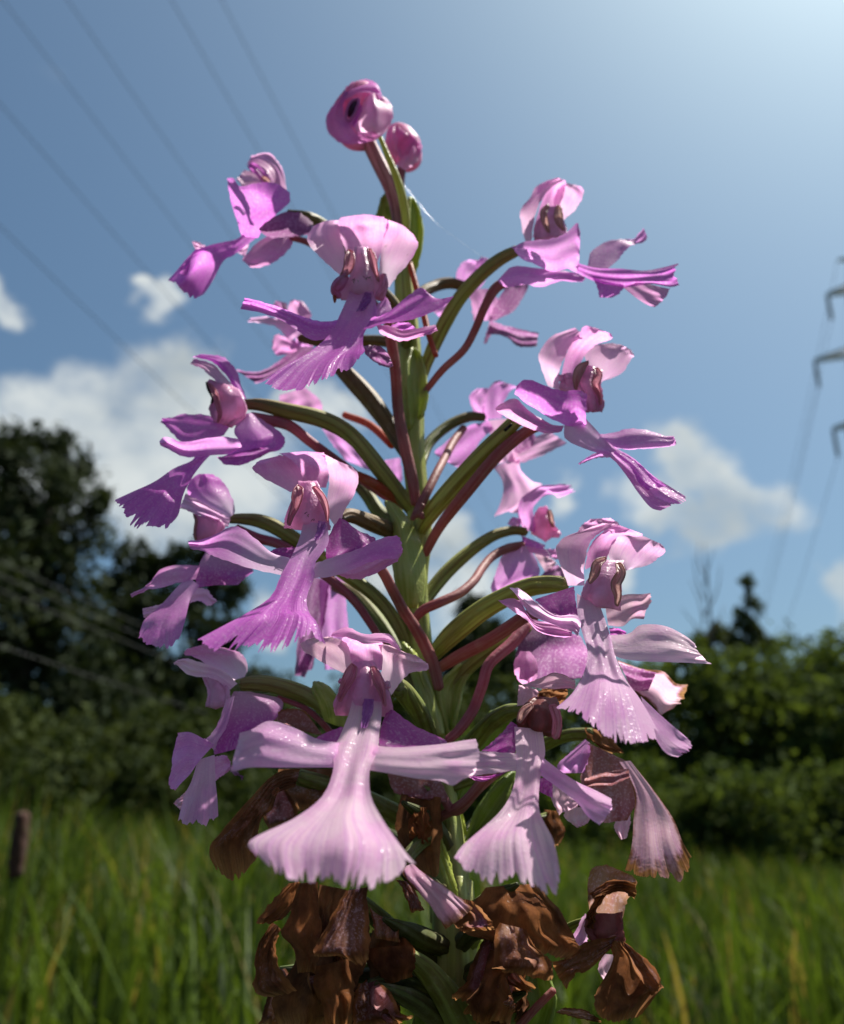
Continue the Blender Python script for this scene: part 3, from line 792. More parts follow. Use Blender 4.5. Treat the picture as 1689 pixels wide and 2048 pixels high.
flower('flower', 'D1', (640, 900), 9, [
    ('p', 'hood_petal', 'P', '570 900 0, 650 880 0; 552 790 .3, 690 780 -.5; 590 705 .3, 740 720 -.3; 650 682 0, 720 682 0'),
    ('p', 'hood_petal', 'P', '630 910 -.5, 730 880 0; 680 760 -.8, 800 760 0; 720 670 -.4, 815 700 0; 760 665 0, 800 680 0'),
    ('p', 'lateral_sepal', 'D', '790 1115 -1, 835 1118 -1; 830 1010 -1.5, 970 1040 -1; 890 900 -1.5, 1060 900 -1; 930 840 -1, 1068 850 -1'),
    ('p', 'lip_base', 'Q', '620 890 0, 780 890 0; 660 1000 -.4, 850 980 -.4; 670 1120 0, 840 1120 0'),
    ('p', 'side_lobe', 'P', '620 930 0, 560 1030 0; 480 975 0, 540 1085 0; 385 1055 0, 490 1142 0'),
    ('p', 'lip', 'D', '790 1115 0, 770 1215 0; 900 1155 0, 900 1235 0; 1020 1182 0, 1000 1305 0; 1142 1208 0, 1130 1305 0', {'cup': .4}),
    ('p', 'side_lobe', 'D', '800 1130 .5, 850 1170 .5; 765 1210 .5, 800 1220 .5; 748 1285 .5, 765 1285 .5'),
    ('o', 'ovary', 'H', '610 870 9 36; 500 850 9 42; 400 870 8 44; 290 930 5 44; 210 1060 2 42; 170 1200 0 36', {'flush': 1}),
    ('s', 'spur', 'o', '205 660 1 22; 225 740 -1 24; 262 880 -2 26; 312 1060 -3 27; 352 1220 -4 26; 405 1375 -4.5 22', {}),
])

flower('flower', 'A2', (480, 960), 8, [
    ('p', 'hood_petal', 'Q', '440 920 0, 560 890 0; 410 780 .3, 588 810 0; 425 705 .2, 565 760 0; 455 688 0, 520 700 0', {'cup': -.8}),
    ('p', 'hood_petal', 'D', '380 860 .6, 470 860 .6; 300 740 .8, 410 770 .4; 320 695 .6, 400 715 .4', {'cup': -.6}),
    ('p', 'side_petal', 'L', '420 1010 -1, 510 950 -1; 320 900 -1.4, 430 860 -1; 200 868 -1.4, 260 818 -1; 95 855 -1, 125 828 -1'),
    ('p', 'lateral_sepal', 'Q', '460 1000 0, 510 1060 0; 315 955 0, 430 1100 0; 285 1060 0, 320 1120 0'),
    ('p', 'lip_base', 'P', '470 920 .4, 620 1000 .4; 470 1040 .4, 600 1060 .4'),
    ('p', 'lip', 'D', '470 1040 1, 610 1060 1; 350 1150 1, 480 1180 1; 190 1240 1, 260 1295 1; 0 1225 1, 165 1335 1'),
    ('o', 'ovary', 'H', '500 980 8 34; 640 1010 7 42; 860 1010 6 42; 1150 1010 3 44; 1330 1100 0 40', {'flush': 1}),
])

flower('flower', 'B1', (1160, 470), -5, [
    ('p', 'hood_sepal', 'V', '1080 350 0, 1160 430 0; 1010 255 -.7, 1108 290 .3; 930 155 -.7, 1058 150 .4; 845 92 -.7, 945 58 .3; 695 58 -1, 770 33 0', {'cup': -.7}),
    ('p', 'hood_petal', 'K', '1085 410 -1.4, 1115 345 -1.2; 900 268 -2, 1015 275 -1.2; 775 155 -2, 885 130 -1.2; 676 118 -1.8, 708 72 -1', {'pale': .4}),
    ('c', 'column', 'C', '850 260 -1.4, 1085 345 -1.4; 815 300 -1.6, 1135 430 -2.6; 862 400 -1.8, 1155 495 -2.6; 838 505 -1.8, 1130 575 -2.6; 885 610 -1.8, 1010 645 -2.4', {'cup': -.9}),
    ('a', 'anther', 'A', '835 280 -2.4 22; 880 350 -3 32; 905 430 -3.2 26; 930 540 -3.2 24; 910 610 -2.6 16'),
    ('a', 'column_edge', 'R', '820 275 -2.2 12; 835 330 -2.3 14; 868 400 -2.3 12; 862 450 -2.3 10'),
    ('p', 'lateral_sepal', 'V', '1125 540 -1, 1205 530 -1; 1050 680 -3, 1335 620 -1; 1090 790 -4, 1460 710 -1; 1000 880 -4.2, 1478 790 -1; 900 905 -3.4, 1090 900 -4.6, 1435 852 -1', {'cup': -1.0, 'pale': .25}),
    ('p', 'sepal_fold', 'M', '905 905 -3.6, 930 930 -3.4; 1050 895 -4.6, 980 968 -3; 1230 828 -4, 1120 968 -2.6; 1395 842 -2, 1300 890 -2'),
    ('p', 'side_lobe', 'V', '1020 640 -1.2, 960 725 -1.8; 830 548 0, 850 748 -1.8; 700 545 .3, 720 770 -1.8; 610 540 .3, 600 770 -1.5; 520 572 .2, 500 670 -1; 440 572 0, 424 605 0', {'jag': .03}),
    ('p', 'side_lobe', 'P', '1115 815 -5, 1085 835 -5; 1065 745 -5.4, 1010 878 -5; 850 738 -6, 850 890 -5.4; 640 778 -6.4, 640 905 -6; 480 733 -6.8, 500 840 -6.6; 418 772 -6.6, 424 805 -6.6', {'cup': .5}),
    ('p', 'lip', 'V', '740 860 -4.6, 880 860 -4.6; 690 935 -4.8, 790 950 -4.8; 540 1000 -6, 690 1085 -6; 380 1110 -7.4, 622 1220 -7.4; 185 1200 -9, 430 1290 -9.4, 585 1375 -8.6; 38 1268 -10, 110 1370 -10.6, 205 1520 -11, 330 1492 -10.6, 465 1518 -10, 558 1425 -9.4', {'teeth': 26, 'fringe': .07, 'wave': .4}),
    ('o', 'ovary', 'G', '1140 460 -5 48; 1280 465 -5 58; 1480 510 -5 70; 1810 590 -5 74; 2060 740 -4 74; 2310 1040 -3 74; 2560 1360 0 60', {'flush': .85}),
    ('s', 'spur', 'm', '1190 560 -5 45; 1320 590 -5 55; 1520 640 -4.5 55; 1700 780 -4 50; 1950 960 -2 46; 2250 1180 -1 44; 2480 1330 0 38'),
])

flower('flower', 'B2', (560, 560), -9, [
    ('p', 'hood_petal', 'K', '470 530 0, 560 570 0; 394 320 .2, 560 410 -1.2; 415 232 .4, 610 285 -1; 500 130 .6, 665 185 -.6; 690 58 .6, 770 120 0', {'pale': .35, 'jag': .02}),
    ('p', 'hood_sepal', 'Q', '560 560 1, 670 500 1; 590 350 1.2, 745 310 1.6; 640 220 1, 835 210 1.2; 715 110 0, 905 175 0; 770 48 -.6, 985 152 -1; 850 62 -1, 978 110 -1.4', {'cup': -.7}),
    ('p', 'hood_petal', 'K', '880 520 1, 912 490 1; 760 280 2.2, 1055 432 0; 850 205 2, 1140 310 -.3; 960 188 1.8, 1160 285 -.5; 1060 198 1, 1135 238 0', {'pale': .3, 'jag': .02}),
    ('a', 'anther', 'O', '795 335 -1.8 18; 735 385 -2.4 44; 700 460 -2.6 40; 690 560 -2.2 22', {'lump': .1}),
    ('a', 'anther', 'A', '850 385 -2.2 40; 870 440 -2.8 46; 850 520 -2.8 34; 880 600 -2.6 24; 890 680 -2.6 22', {'lump': .1}),
    ('c', 'column', 'C', '760 360 -1, 900 420 -1; 680 500 -1.8, 890 500 -1.8; 740 590 -2, 900 590 -2; 765 690 -2, 912 670 -2; 775 742 -1.8, 885 735 -1.8', {'cup': -.6}),
    ('c', 'column_wing', 'c', '560 560 0, 780 590 -.8; 570 440 0, 720 440 0', {}),
    ('p', 'side_lobe', 'V', '200 595 -4.6, 215 535 -4.8; 325 690 -4.6, 285 478 -5.2; 480 785 -5, 425 515 -5.6; 600 845 -5, 565 568 -5.8; 700 872 -4.6, 700 565 -5.8; 778 935 -4.4, 788 598 -5.6', {'cup': -.5, 'jag': .03}),
    ('p', 'lateral_sepal', 'Q', '42 710 -3.6, 60 735 -3.6; 110 662 -4.2, 130 780 -4; 215 638 -4.8, 250 840 -4.4; 330 740 -5, 370 893 -4.6; 480 832 -5, 490 912 -4.8; 602 850 -4.8, 580 898 -4.8', {'cup': -.8}),
    ('p', 'lip', 'P', '760 780 -4.6, 600 850 -4.6; 850 875 -5.2, 610 960 -5.2; 925 960 -6, 790 1045 -6; 1015 1030 -6.8, 970 1105 -6.8; 1155 1110 -8, 1090 1240 -8.2; 1312 1250 -9, 1190 1385 -9.4; 1450 1340 -10, 1380 1420 -10.6, 1290 1505 -10.6; 1612 1440 -10.6, 1560 1472 -11, 1480 1492 -11.4, 1370 1535 -11.4', {'teeth': 10, 'fringe': .05, 'pale': .4}),
    ('p', 'lip_fold', 'V', '975 1065 -7.4, 1030 1045 -7.4; 1100 1165 -8.6, 1190 1150 -8.6; 1200 1310 -9.8, 1330 1275 -9.6; 1275 1368 -10.4, 1430 1335 -10.6'),
    ('p', 'side_lobe', 'P', '870 920 -5.2, 950 985 -5.6; 1000 908 -5.4, 1030 1033 -6; 1100 876 -5.4, 1180 1040 -6.2; 1250 883 -5.6, 1330 1028 -6.2; 1400 928 -5.6, 1480 1012 -6; 1482 933 -5.6, 1502 985 -5.8', {'cup': -.6}),
    ('p', 'side_lobe', 'P', '1005 1050 -6.4, 965 1105 -6.4; 860 1065 -6, 855 1112 -6; 708 1157 -5.6, 722 1163 -5.6'),
    ('o', 'ovary', 'G', '240 780 -8 60; 120 900 -7.6 68; -90 1110 -6.6 74; -340 1390 -5 76; -500 1590 -3 66; -560 1720 0 50', {'flush': .25}),
    ('a', 'dark_mark', 'k', '175 840 -1.5 12; 120 890 -1.5 14', {}),
    ('s', 'spur', 'r', '420 850 -8.5 40; 290 900 -8 55; 60 1090 -7.6 60; -190 1390 -6.6 58; -400 1660 -4 50; -520 1880 -1.5 42'),
])

flower('flower', 'D4', (470, 430), 9, [
    ('p', 'hood_petal', 'P', '420 430 0, 520 460 0; 362 300 .3, 490 330 -.6; 362 215 .3, 510 235 -.4; 430 162 0, 530 160 0'),
    ('p', 'hood_petal', 'P', '470 440 -.4, 640 430 0; 490 260 -.8, 660 290 0; 555 118 -.4, 710 195 0; 620 92 0, 780 148 0'),
    ('p', 'lateral_sepal', 'P', '530 455 0, 570 530 0; 320 505 0, 465 615 0; 175 615 0, 350 770 0; 55 720 0, 275 868 0; 48 752 0, 150 818 0', {'brown': 0}),
    ('p', 'side_lobe', 'K', '690 810 0, 790 835 0; 760 710 0, 910 795 0; 920 610 .4, 1060 735 0; 1060 540 .6, 1225 648 .4'),
    ('p', 'lip', 'K', '560 860 0, 800 780 0; 640 970 0, 810 890 0; 655 1080 -.3, 910 990 0; 620 1210 -.6, 790 1180 0, 1000 1040 .4; 568 1312 -.6, 680 1275 0, 800 1280 .4', {'cup': .4, 'teeth': 5, 'fringe': .05}),
    ('p', 'lateral_sepal', 'D', '740 725 -.6, 800 745 -.6; 800 610 -.8, 905 690 -.8; 905 550 -.6, 945 585 -.6'),
    ('p', 'lip_base', 'K', '500 450 .4, 700 430 .4; 560 620 .4, 760 640 .4; 600 840 .4, 780 790 .4'),
    ('o', 'ovary', 'g', '480 420 9 40; 340 420 8 48; 160 500 7 50; 0 640 5 50; -60 780 3 46; -70 860 0 40', {'flush': .8}),
    ('s', 'spur', 'r', '300 520 8 40; 210 640 5 44; 130 790 1 44; 70 900 -2 46; -10 1060 -4 48; -80 1200 -4.6 50; -130 1300 -4.6 44'),
    ('s', 'spur_tip', 'r', '-60 1200 -5 30; -130 1290 -4.8 34; -160 1330 -4.6 26'),
    ('s', 'spur_tip', 'r', '-120 1230 -4.8 30; -80 1290 -4.8 36; -60 1320 -4.6 24'),
])

flower('flower', 'B3', (1000, 600), -16, [
    ('p', 'hood_petal', 'Q', '795 355 0, 890 290 1; 640 275 -1.5, 870 190 1.8; 540 215 -2.6, 810 120 1.8; 510 160 -3, 745 80 1; 570 112 -3, 690 84 0', {'pale': .3}),
    ('p', 'hood_sepal', 'Q', '870 320 2.2, 1060 320 2.2; 820 190 2.6, 1085 210 2.6; 755 95 1.6, 1065 105 1.6; 705 62 -.2, 900 48 -.8, 1045 58 0'),
    ('p', 'hood_petal', 'K', '1150 640 -.4, 1050 500 1; 1205 480 -.8, 1075 360 1.6; 1272 370 -1.2, 1085 230 2.2; 1305 240 -1.8, 1060 130 2; 1262 162 -1, 1150 118 .4, 1030 58 1', {'pale': .35}),
    ('c', 'column', 'C', '860 285 -1.4, 990 285 -1.4; 800 420 -2.4, 1065 420 -2.4; 755 560 -2.4, 1085 560 -2.4; 755 625 -2, 1095 640 -2', {'cup': -1.4}),
    ('a', 'anther', 'A', '865 305 -3 44; 848 360 -3.6 54; 832 450 -3.6 36; 795 540 -3.6 26; 780 600 -3.4 28', {'lump': .1}),
    ('a', 'anther', 'A', '965 310 -3 28; 1025 385 -3.6 34; 1062 480 -3.6 26; 1072 575 -3.4 14', {'lump': .1}),
    ('a', 'fleck', 'R', '900 510 -4 4; 930 528 -4.2 7; 965 545 -4 4'),
    ('p', 'throat', 'd', '1000 570 -3.3, 1058 575 -3.3; 990 640 -3.6, 1055 650 -3.6; 970 720 -4.3, 1010 710 -4.3'),  # shade of the throat hole, put in as a dark purple patch
    ('p', 'lip', 'V', '890 580 -3.0, 1065 585 -3.0; 870 670 -3.3, 1080 670 -3.3; 835 765 -4.2, 1072 755 -4.2; 785 865 -5.6, 980 885 -5.4; 718 985 -7, 972 1000 -6.6; 645 1140 -8.6, 915 1140 -8.2; 450 1270 -10.6, 730 1240 -10, 935 1260 -9.4; 300 1350 -12, 600 1330 -11.6, 820 1300 -11, 990 1330 -10.6; 95 1460 -13.4, 200 1560 -13.8, 320 1595 -13.8, 430 1510 -13.2, 560 1590 -13.4, 690 1560 -12.8, 810 1500 -12.2, 920 1440 -11.8, 1060 1500 -11.6', {'teeth': 32, 'fringe': .075, 'wave': .4, 'pale': .55}),
    ('p', 'side_lobe', 'P', '800 850 -5, 740 975 -6; 640 800 -5.6, 540 940 -6.8; 500 680 -5.8, 380 893 -7; 375 612 -5.8, 230 843 -7; 140 708 -6.4, 150 800 -7; 18 718 -7, 38 780 -7', {'cup': .5, 'pale': .6}),
    ('p', 'side_lobe', 'P', '980 885 -5, 960 1000 -6; 1120 842 -5.2, 1110 985 -6.4; 1300 780 -5.4, 1280 925 -6.4; 1450 708 -5, 1440 865 -6; 1612 672 -5, 1645 780 -5.6, 1605 855 -6', {'pale': .6, 'jag': .03}),
    ('p', 'lateral_sepal', 'Q', '1130 920 -4.6, 1140 975 -4.6; 1280 895 -5, 1280 1008 -5; 1450 810 -5, 1430 965 -5; 1610 725 -4.6, 1642 792 -4.6, 1595 872 -4.6', {'cup': .4}),
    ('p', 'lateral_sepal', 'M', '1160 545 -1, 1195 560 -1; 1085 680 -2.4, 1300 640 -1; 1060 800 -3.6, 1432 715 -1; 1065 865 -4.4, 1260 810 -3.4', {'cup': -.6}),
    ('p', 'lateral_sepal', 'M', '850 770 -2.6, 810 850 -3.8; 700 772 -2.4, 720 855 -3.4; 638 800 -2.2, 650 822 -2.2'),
    ('o', 'ovary', 'H', '1150 560 -13 50; 1240 530 -11 62; 1390 580 -7 66; 1560 650 -3 62; 1720 710 0 50', {'flush': .9}),
    ('s', 'spur', 'r', '1100 960 -12 42; 1330 800 -12 44; 1470 930 -11 46; 1560 1090 -9 48; 1640 1240 -7 50; 1720 1360 -6 52; 1800 1500 -5 54; 1870 1660 -4.4 54; 1910 1830 -4 44'),
])

flower('flower', 'B4', (1140, 590), -4, [
    ('p', 'hood_sepal', 'V', '1080 580 0, 1160 510 0; 850 440 -1.8, 1150 380 .3; 670 310 -2.2, 1080 240 .3; 690 160 -1.8, 1005 140 .2; 790 92 -1, 890 92 0', {'cup': -.9, 'pale': .75}),
    ('p', 'hood_petal', 'L', '1090 660 -1.8, 1115 570 -1.4; 930 590 -2.4, 1000 495 -2.2; 740 515 -2.8, 800 385 -2.6; 575 458 -2.8, 640 295 -2.4', {}),
    ('c', 'column', 'C', '720 520 -2, 1000 590 -2; 745 620 -2.2, 1060 660 -2.2; 728 745 -2.2, 970 750 -2.2; 770 805 -2, 860 810 -2', {'cup': -.7}),
    ('a', 'column_edge', 'O', '735 530 -2.4 14; 755 590 -2.5 18; 740 700 -2.5 16; 750 780 -2.4 12'),
    ('p', 'lateral_sepal', 'M', '850 920 -2.4, 1010 890 -1.2; 780 1060 -3, 1345 1090 0; 750 1200 -3.6, 1285 1180 0; 765 1298 -3.6, 960 1270 -3.6, 1195 1268 -1', {'cup': -.9, 'pale': .3}),
    ('p', 'side_lobe', 'Q', '800 1060 -3.6, 750 1210 -3.6; 600 1058 -4.2, 580 1245 -4.2; 400 1088 -5, 400 1292 -4.8; 285 1215 -5.2, 250 1315 -5; 190 1300 -5.2, 180 1348 -5.2; 52 1365 -5.6, 72 1398 -5.6', {}),
    ('p', 'lip', 'P', '680 1190 -3.8, 790 1270 -3.8; 570 1270 -4.2, 705 1390 -4.4; 390 1470 -5, 672 1490 -5.4; 220 1620 -6, 640 1630 -6.6; 178 1700 -6.4, 595 1780 -7.2; 148 1800 -6.8, 160 1875 -7, 350 1940 -7.6, 470 1940 -7.8, 568 1840 -7.6', {'teeth': 12, 'fringe': .07, 'pale': .2}),
    ('p', 'lip_fold', 'K', '420 1460 -4.6, 360 1560 -5; 300 1490 -4.8, 280 1580 -5.2; 180 1515 -5, 195 1620 -5.4', {'jag': .05}),
    ('p', 'side_lobe', 'K', '690 1290 -3.4, 690 1455 -3.4; 860 1308 -3, 790 1435 -3; 905 1360 -2.6, 870 1485 -2.6; 978 1440 -2.4, 940 1465 -2.4'),
    ('o', 'ovary', 'G', '1110 570 -4 50; 1250 570 -4 62; 1450 600 -4 78; 1700 720 -4 84; 2270 1110 -2 80; 2660 1400 -1.5 76; 2900 1720 -1 70; 3080 2160 0 55', {'flush': .35}),
    ('s', 'spur', 'm', '1180 660 -4 45; 1400 770 -4 62; 1680 860 -4 62; 2110 1160 -3 60; 2390 1400 -2 55; 2590 1670 -1 50; 2850 2110 0 40'),
])

flower('flower', 'D4', (900, 1430), 5, [
    ('p', 'hood_sepal', 'P', '830 1420 0, 960 1450 0; 782 1260 .3, 920 1250 -.6; 830 1130 .3, 1010 1130 -.6; 950 1045 0, 1115 1105 0; 1050 1025 -.5, 1150 1135 -.5; 1262 1008 -1, 1298 1082 -1', {'cup': -.5, 'jag': .06}),
    ('c', 'column', 'K', '900 1450 0, 1030 1530 0; 950 1260 0, 1090 1490 -.4; 1030 1215 0, 1165 1475 -.4', {'cup': -.5}),
    ('a', 'anther', 'O', '1060 1245 -1 28; 1075 1310 -1.3 30; 1098 1400 -1 18'),
    ('p', 'side_petal', 'P', '690 1370 0, 790 1420 0; 735 1305 0, 830 1330 0'),
    ('p', 'lip_base', 'V', '810 1470 0, 1030 1560 -.4; 840 1560 -.6, 1010 1640 -.6'),
    ('p', 'side_lobe', 'Q', '845 1565 -1, 890 1625 -1; 1000 1592 -1.2, 1050 1665 -1.2; 1145 1592 -1.2, 1180 1700 -1.2'),
    ('p', 'lateral_sepal', 'P', '800 1550 0, 910 1610 0; 645 1655 -.4, 970 1740 0; 585 1820 -.6, 960 1840 0; 545 1930 -.4, 790 1930 0; 558 1995 0, 625 2015 0', {'cup': -.8, 'pale': .2}),
    ('p', 'side_lobe', 'D', '950 1870 0, 1000 1860 0; 1050 1775 0, 1180 1855 0; 1145 1735 0, 1210 1790 0'),
    ('p', 'lip', 'S', '930 1640 .5, 1030 1800 .5; 1000 1640 .5, 1090 1780 .5; 1100 1690 .5, 1130 1720 .5'),
    ('o', 'ovary', 'G', '860 1440 5 42; 740 1430 5 46; 560 1480 4 54; 350 1620 3 60; 150 1800 2 64; 0 1990 1 60; -70 2130 0 50', {'flush': .6}),
    ('s', 'spur', 'r', '830 1560 5 44; 690 1590 4 48; 560 1660 3 46; 470 1760 1 46; 390 1880 -2 48; 260 1990 -4 50; 90 2070 -5 52; -60 2140 -5 52; -160 2250 -4.6 40'),
])

flower('flower', 'C1', (620, 560), -14, [
    ('p', 'hood_sepal', 'Q', '640 190 2.2, 970 140 2.2; 655 130 2.8, 940 92 2.8; 735 68 2.8, 885 62 2.8', {}),
    ('p', 'hood_petal', 'K', '565 580 0, 690 580 -.4; 500 410 .2, 690 440 -1.2; 472 290 .6, 710 300 -.6; 535 210 1.2, 770 205 0; 710 140 1.2, 870 138 .2; 840 100 .6, 960 108 .2', {'pale': .3}),
    ('p', 'hood_sepal', 'Q', '690 460 1, 860 380 1; 720 300 1.2, 890 290 1.8; 790 200 1, 970 195 1.2; 900 128 0, 1110 205 -.5; 955 115 0, 1135 183 -1', {'cup': -.8}),
    ('p', 'hood_petal', 'K', '1000 470 1, 1032 455 1; 870 350 2.2, 1175 422 0; 895 235 2.2, 1255 370 -.6; 950 178 1.6, 1310 312 -1.2; 1130 195 1, 1275 258 -1', {'pale': .45}),
    ('c', 'column', 'c', '760 400 -2, 990 400 -2; 720 520 -3, 975 540 -3; 675 650 -3.2, 972 660 -3.2; 675 740 -2.8, 965 765 -2.8', {'cup': -1.2}),
    ('a', 'anther', 'O', '855 370 -3.4 24; 790 410 -4 42; 765 490 -4.2 42; 725 560 -4.2 26', {'lump': .1}),
    ('a', 'anther', 'O', '945 405 -3.4 42; 970 480 -4.2 46; 930 570 -4.4 46; 945 660 -4.4 36; 935 735 -4.2 28', {'lump': .12}),
    ('p', 'lip', 'L', '630 640 -3.2, 810 740 -3.2; 635 800 -4.4, 855 865 -4.4; 675 955 -5.6, 895 995 -5.6; 712 1085 -7, 925 1120 -7; 690 1230 -8.4, 1005 1300 -9; 600 1400 -10, 860 1400 -12, 1125 1465 -10.6; 466 1522 -11, 640 1580 -13.4, 780 1695 -14.4, 950 1800 -14.6, 1110 1795 -14, 1285 1752 -12.4', {'teeth': 34, 'fringe': .05, 'wave': .35, 'pale': .25, 'speck': .5}),
    ('p', 'lip_fold', 'L', '1120 1430 -9.6, 1180 1620 -10.2; 1300 1598 -9.6, 1240 1765 -10.8; 1440 1718 -9.6, 1320 1870 -10.8; 1528 1800 -9.6, 1490 1860 -10, 1408 1898 -10.8', {'teeth': 9, 'fringe': .1}),
    ('p', 'side_lobe', 'W', '870 960 -5, 890 1110 -6.2; 1030 948 -5.2, 1000 1145 -6.4; 1120 882 -5.2, 1150 1163 -7; 1300 888 -5.8, 1330 1168 -7.2; 1450 958 -6, 1480 1173 -7.4; 1540 1028 -6.4, 1575 1100 -7, 1668 1182 -7.2', {'teeth': 10, 'fringe': .05, 'cup': -.4, 'speck': .5}),
    ('p', 'side_lobe', 'L', '112 598 -5, 160 645 -5; 200 608 -5.2, 240 765 -5; 310 698 -5.4, 330 835 -5.6; 450 803 -5.6, 480 893 -6; 620 806 -6, 600 935 -6; 668 860 -6, 640 980 -6', {'cup': .4}),
    ('p', 'lateral_sepal', 'Q', '26 692 -4, 55 718 -4; 180 688 -4.6, 230 835 -4.6; 280 830 -5, 340 935 -5; 450 868 -5, 480 975 -5; 600 930 -5, 590 978 -5', {'cup': -.3}),
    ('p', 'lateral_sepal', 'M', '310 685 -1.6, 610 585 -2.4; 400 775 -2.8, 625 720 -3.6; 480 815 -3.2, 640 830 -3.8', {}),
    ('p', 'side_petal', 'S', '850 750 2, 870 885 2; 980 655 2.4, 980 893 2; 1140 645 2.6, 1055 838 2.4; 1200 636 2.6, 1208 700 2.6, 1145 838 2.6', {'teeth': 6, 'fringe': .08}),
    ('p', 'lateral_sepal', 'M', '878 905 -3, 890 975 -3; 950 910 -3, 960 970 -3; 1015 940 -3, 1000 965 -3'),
    ('o', 'ovary', 'G', '545 570 -13 60; 420 570 -12 72; 215 610 -9 78; -76 755 -6 80; -320 950 -3 80; -480 1120 0 58', {'flush': .2}),
    ('s', 'spur', 'r', '300 820 -12 50; 215 830 -10 58; -27 990 -7 60; -270 1120 -4 58; -430 1215 -1.5 46'),
])

flower('flower', 'C1', (180, 960), -3, [
    ('p', 'lateral_sepal', 'D', '190 880 .5, 650 960 -.5; 190 1010 -.4, 710 1060 -.4; 155 1150 -.4, 725 1130 1; 170 1290 .6, 700 1275 1.8; 210 1335 1, 520 1310 2', {'cup': 1.2}),
    ('p', 'lateral_sepal', 'Q', '200 1085 -1.4, 270 1085 -1.4; 148 1170 -2, 328 1170 -2; 160 1275 -2, 328 1265 -2; 215 1338 -1.4, 295 1325 -1.4', {'cup': -.8}),
    ('p', 'lip', 'S', '940 1150 0, 1020 1300 0; 1130 1220 -.4, 1070 1395 .4; 1290 1238 -1, 1200 1485 .6; 1390 1330 -1.2, 1270 1570 .4; 1485 1340 -1.2, 1445 1475 -.8, 1300 1560 .2', {'teeth': 9, 'fringe': .08, 'brown': .42, 'cup': .8}),
    ('p', 'lip_fold', 'D', '960 1180 -.6, 1010 1290 -.4; 1110 1220 -1, 1060 1380 -.4; 1240 1250 -1.4, 1180 1390 -.6', {}),
    ('s', 'spur', 'm', '240 880 -3 55; 140 1015 -4 56; -40 1180 -5 50; -97 1350 -5 48; -170 1540 -4.5 48; -275 1690 -4 46; -365 1770 -3.6 38'),
    ('o', 'ovary', 'G', '260 900 -2 60; 60 1000 -1 60; -250 1250 1 60; -420 1550 0 50', {}),
], 'flower half hidden behind the right front bloom, its lip stained orange')

flower('flower', 'C2', (770, 500), -6, [
    ('p', 'hood_sepal', 'Q', '690 450 0, 800 415 0; 500 335 -1.2, 825 310 .3; 300 225 -1.6, 765 190 .3; 195 195 -1.6, 640 140 0; 215 138 -1, 400 88 -.5', {'pale': .7, 'cup': -.5}),
    ('p', 'hood_petal', 'W', '640 550 -2.2, 725 480 -1.8; 480 435 -2.8, 560 345 -2.4; 260 405 -2.8, 330 265 -2.4; 150 325 -3.2, 220 232 -2.8; 82 278 -3.2, 130 246 -3', {'brown': .1}),
    ('c', 'column', 'c', '380 420 -1.4, 570 450 -2; 425 560 -2.2, 645 560 -2.2; 418 660 -2.2, 625 665 -2.2; 435 715 -2, 515 715 -2', {'cup': -.7}),
    ('p', 'lateral_sepal', 'M', '690 560 -1.4, 840 560 0; 600 740 -2.8, 1160 650 0; 560 900 -3.4, 1100 835 -1; 480 1080 -3.6, 905 965 -1.6; 500 1190 -3.6, 730 1130 -2.2', {'cup': -.8, 'pale': .35}),
    ('p', 'lip_claw', 'L', '610 640 -3.4, 700 600 -3.4; 530 870 -4, 630 870 -4.2; 440 1005 -4.6, 530 1055 -4.8; 380 1035 -4.8, 490 1150 -4.8', {}),
    ('p', 'side_lobe', 'P', '490 1090 -4.8, 330 1265 -5.2; 380 1028 -5, 250 1385 -5.6; 250 966 -5.2, 170 1465 -5.8; 125 972 -5.6, 76 1200 -6.2, 38 1485 -6.2, 102 1548 -6.2', {'teeth': 10, 'fringe': .04}),
    ('p', 'lip', 'L', '330 1240 -4.8, 495 1190 -4.8; 265 1450 -5.6, 505 1450 -5.8; 195 1600 -6.2, 522 1620 -6.6; 128 1860 -7, 200 1890 -6.6, 330 1908 -7.6, 440 1898 -7.8, 532 1800 -7.6', {'teeth': 9, 'fringe': .09}),
    ('p', 'lip_fold', 'S', '240 1530 -5, 250 1610 -5.2; 160 1600 -5, 190 1680 -5.2; 86 1672 -5, 150 1735 -5'),
    ('p', 'side_lobe', 'Q', '485 1210 -3.6, 490 1460 -3.6; 600 1195 -3.2, 590 1385 -3.2; 655 1255 -3.2, 652 1345 -3.2'),
    ('p', 'side_lobe', 'D', '640 1340 -2.8,660 1300 -2.8; 700 1390 -2.8, 720 1350 -2.8; 785 1400 -2.8,770 1445 -2.8'),
    ('p', 'lateral_sepal', 'E', '1075 835 -.4, 1250 905 0; 1150 748 -1, 1400 965 -.4; 1300 732 -1, 1560 998 0; 1400 758 0, 1560 985 .4', {'cup': -.6, 'brown': .45}),
    ('o', 'ovary', 'G', '760 490 -6 62; 900 480 -6 78; 1100 500 -5.6 86; 1340 570 -5 92; 1520 660 -4.6 92; 1750 820 -4 88; 2200 1000 -1.5 80; 2640 1150 0 60', {'flush': .4}),
    ('s', 'spur', 'm', '1120 620 -5 28; 1380 720 -4.5 34; 1540 850 -4 36; 1690 1010 -3 36; 1900 1200 -2 36'),
])

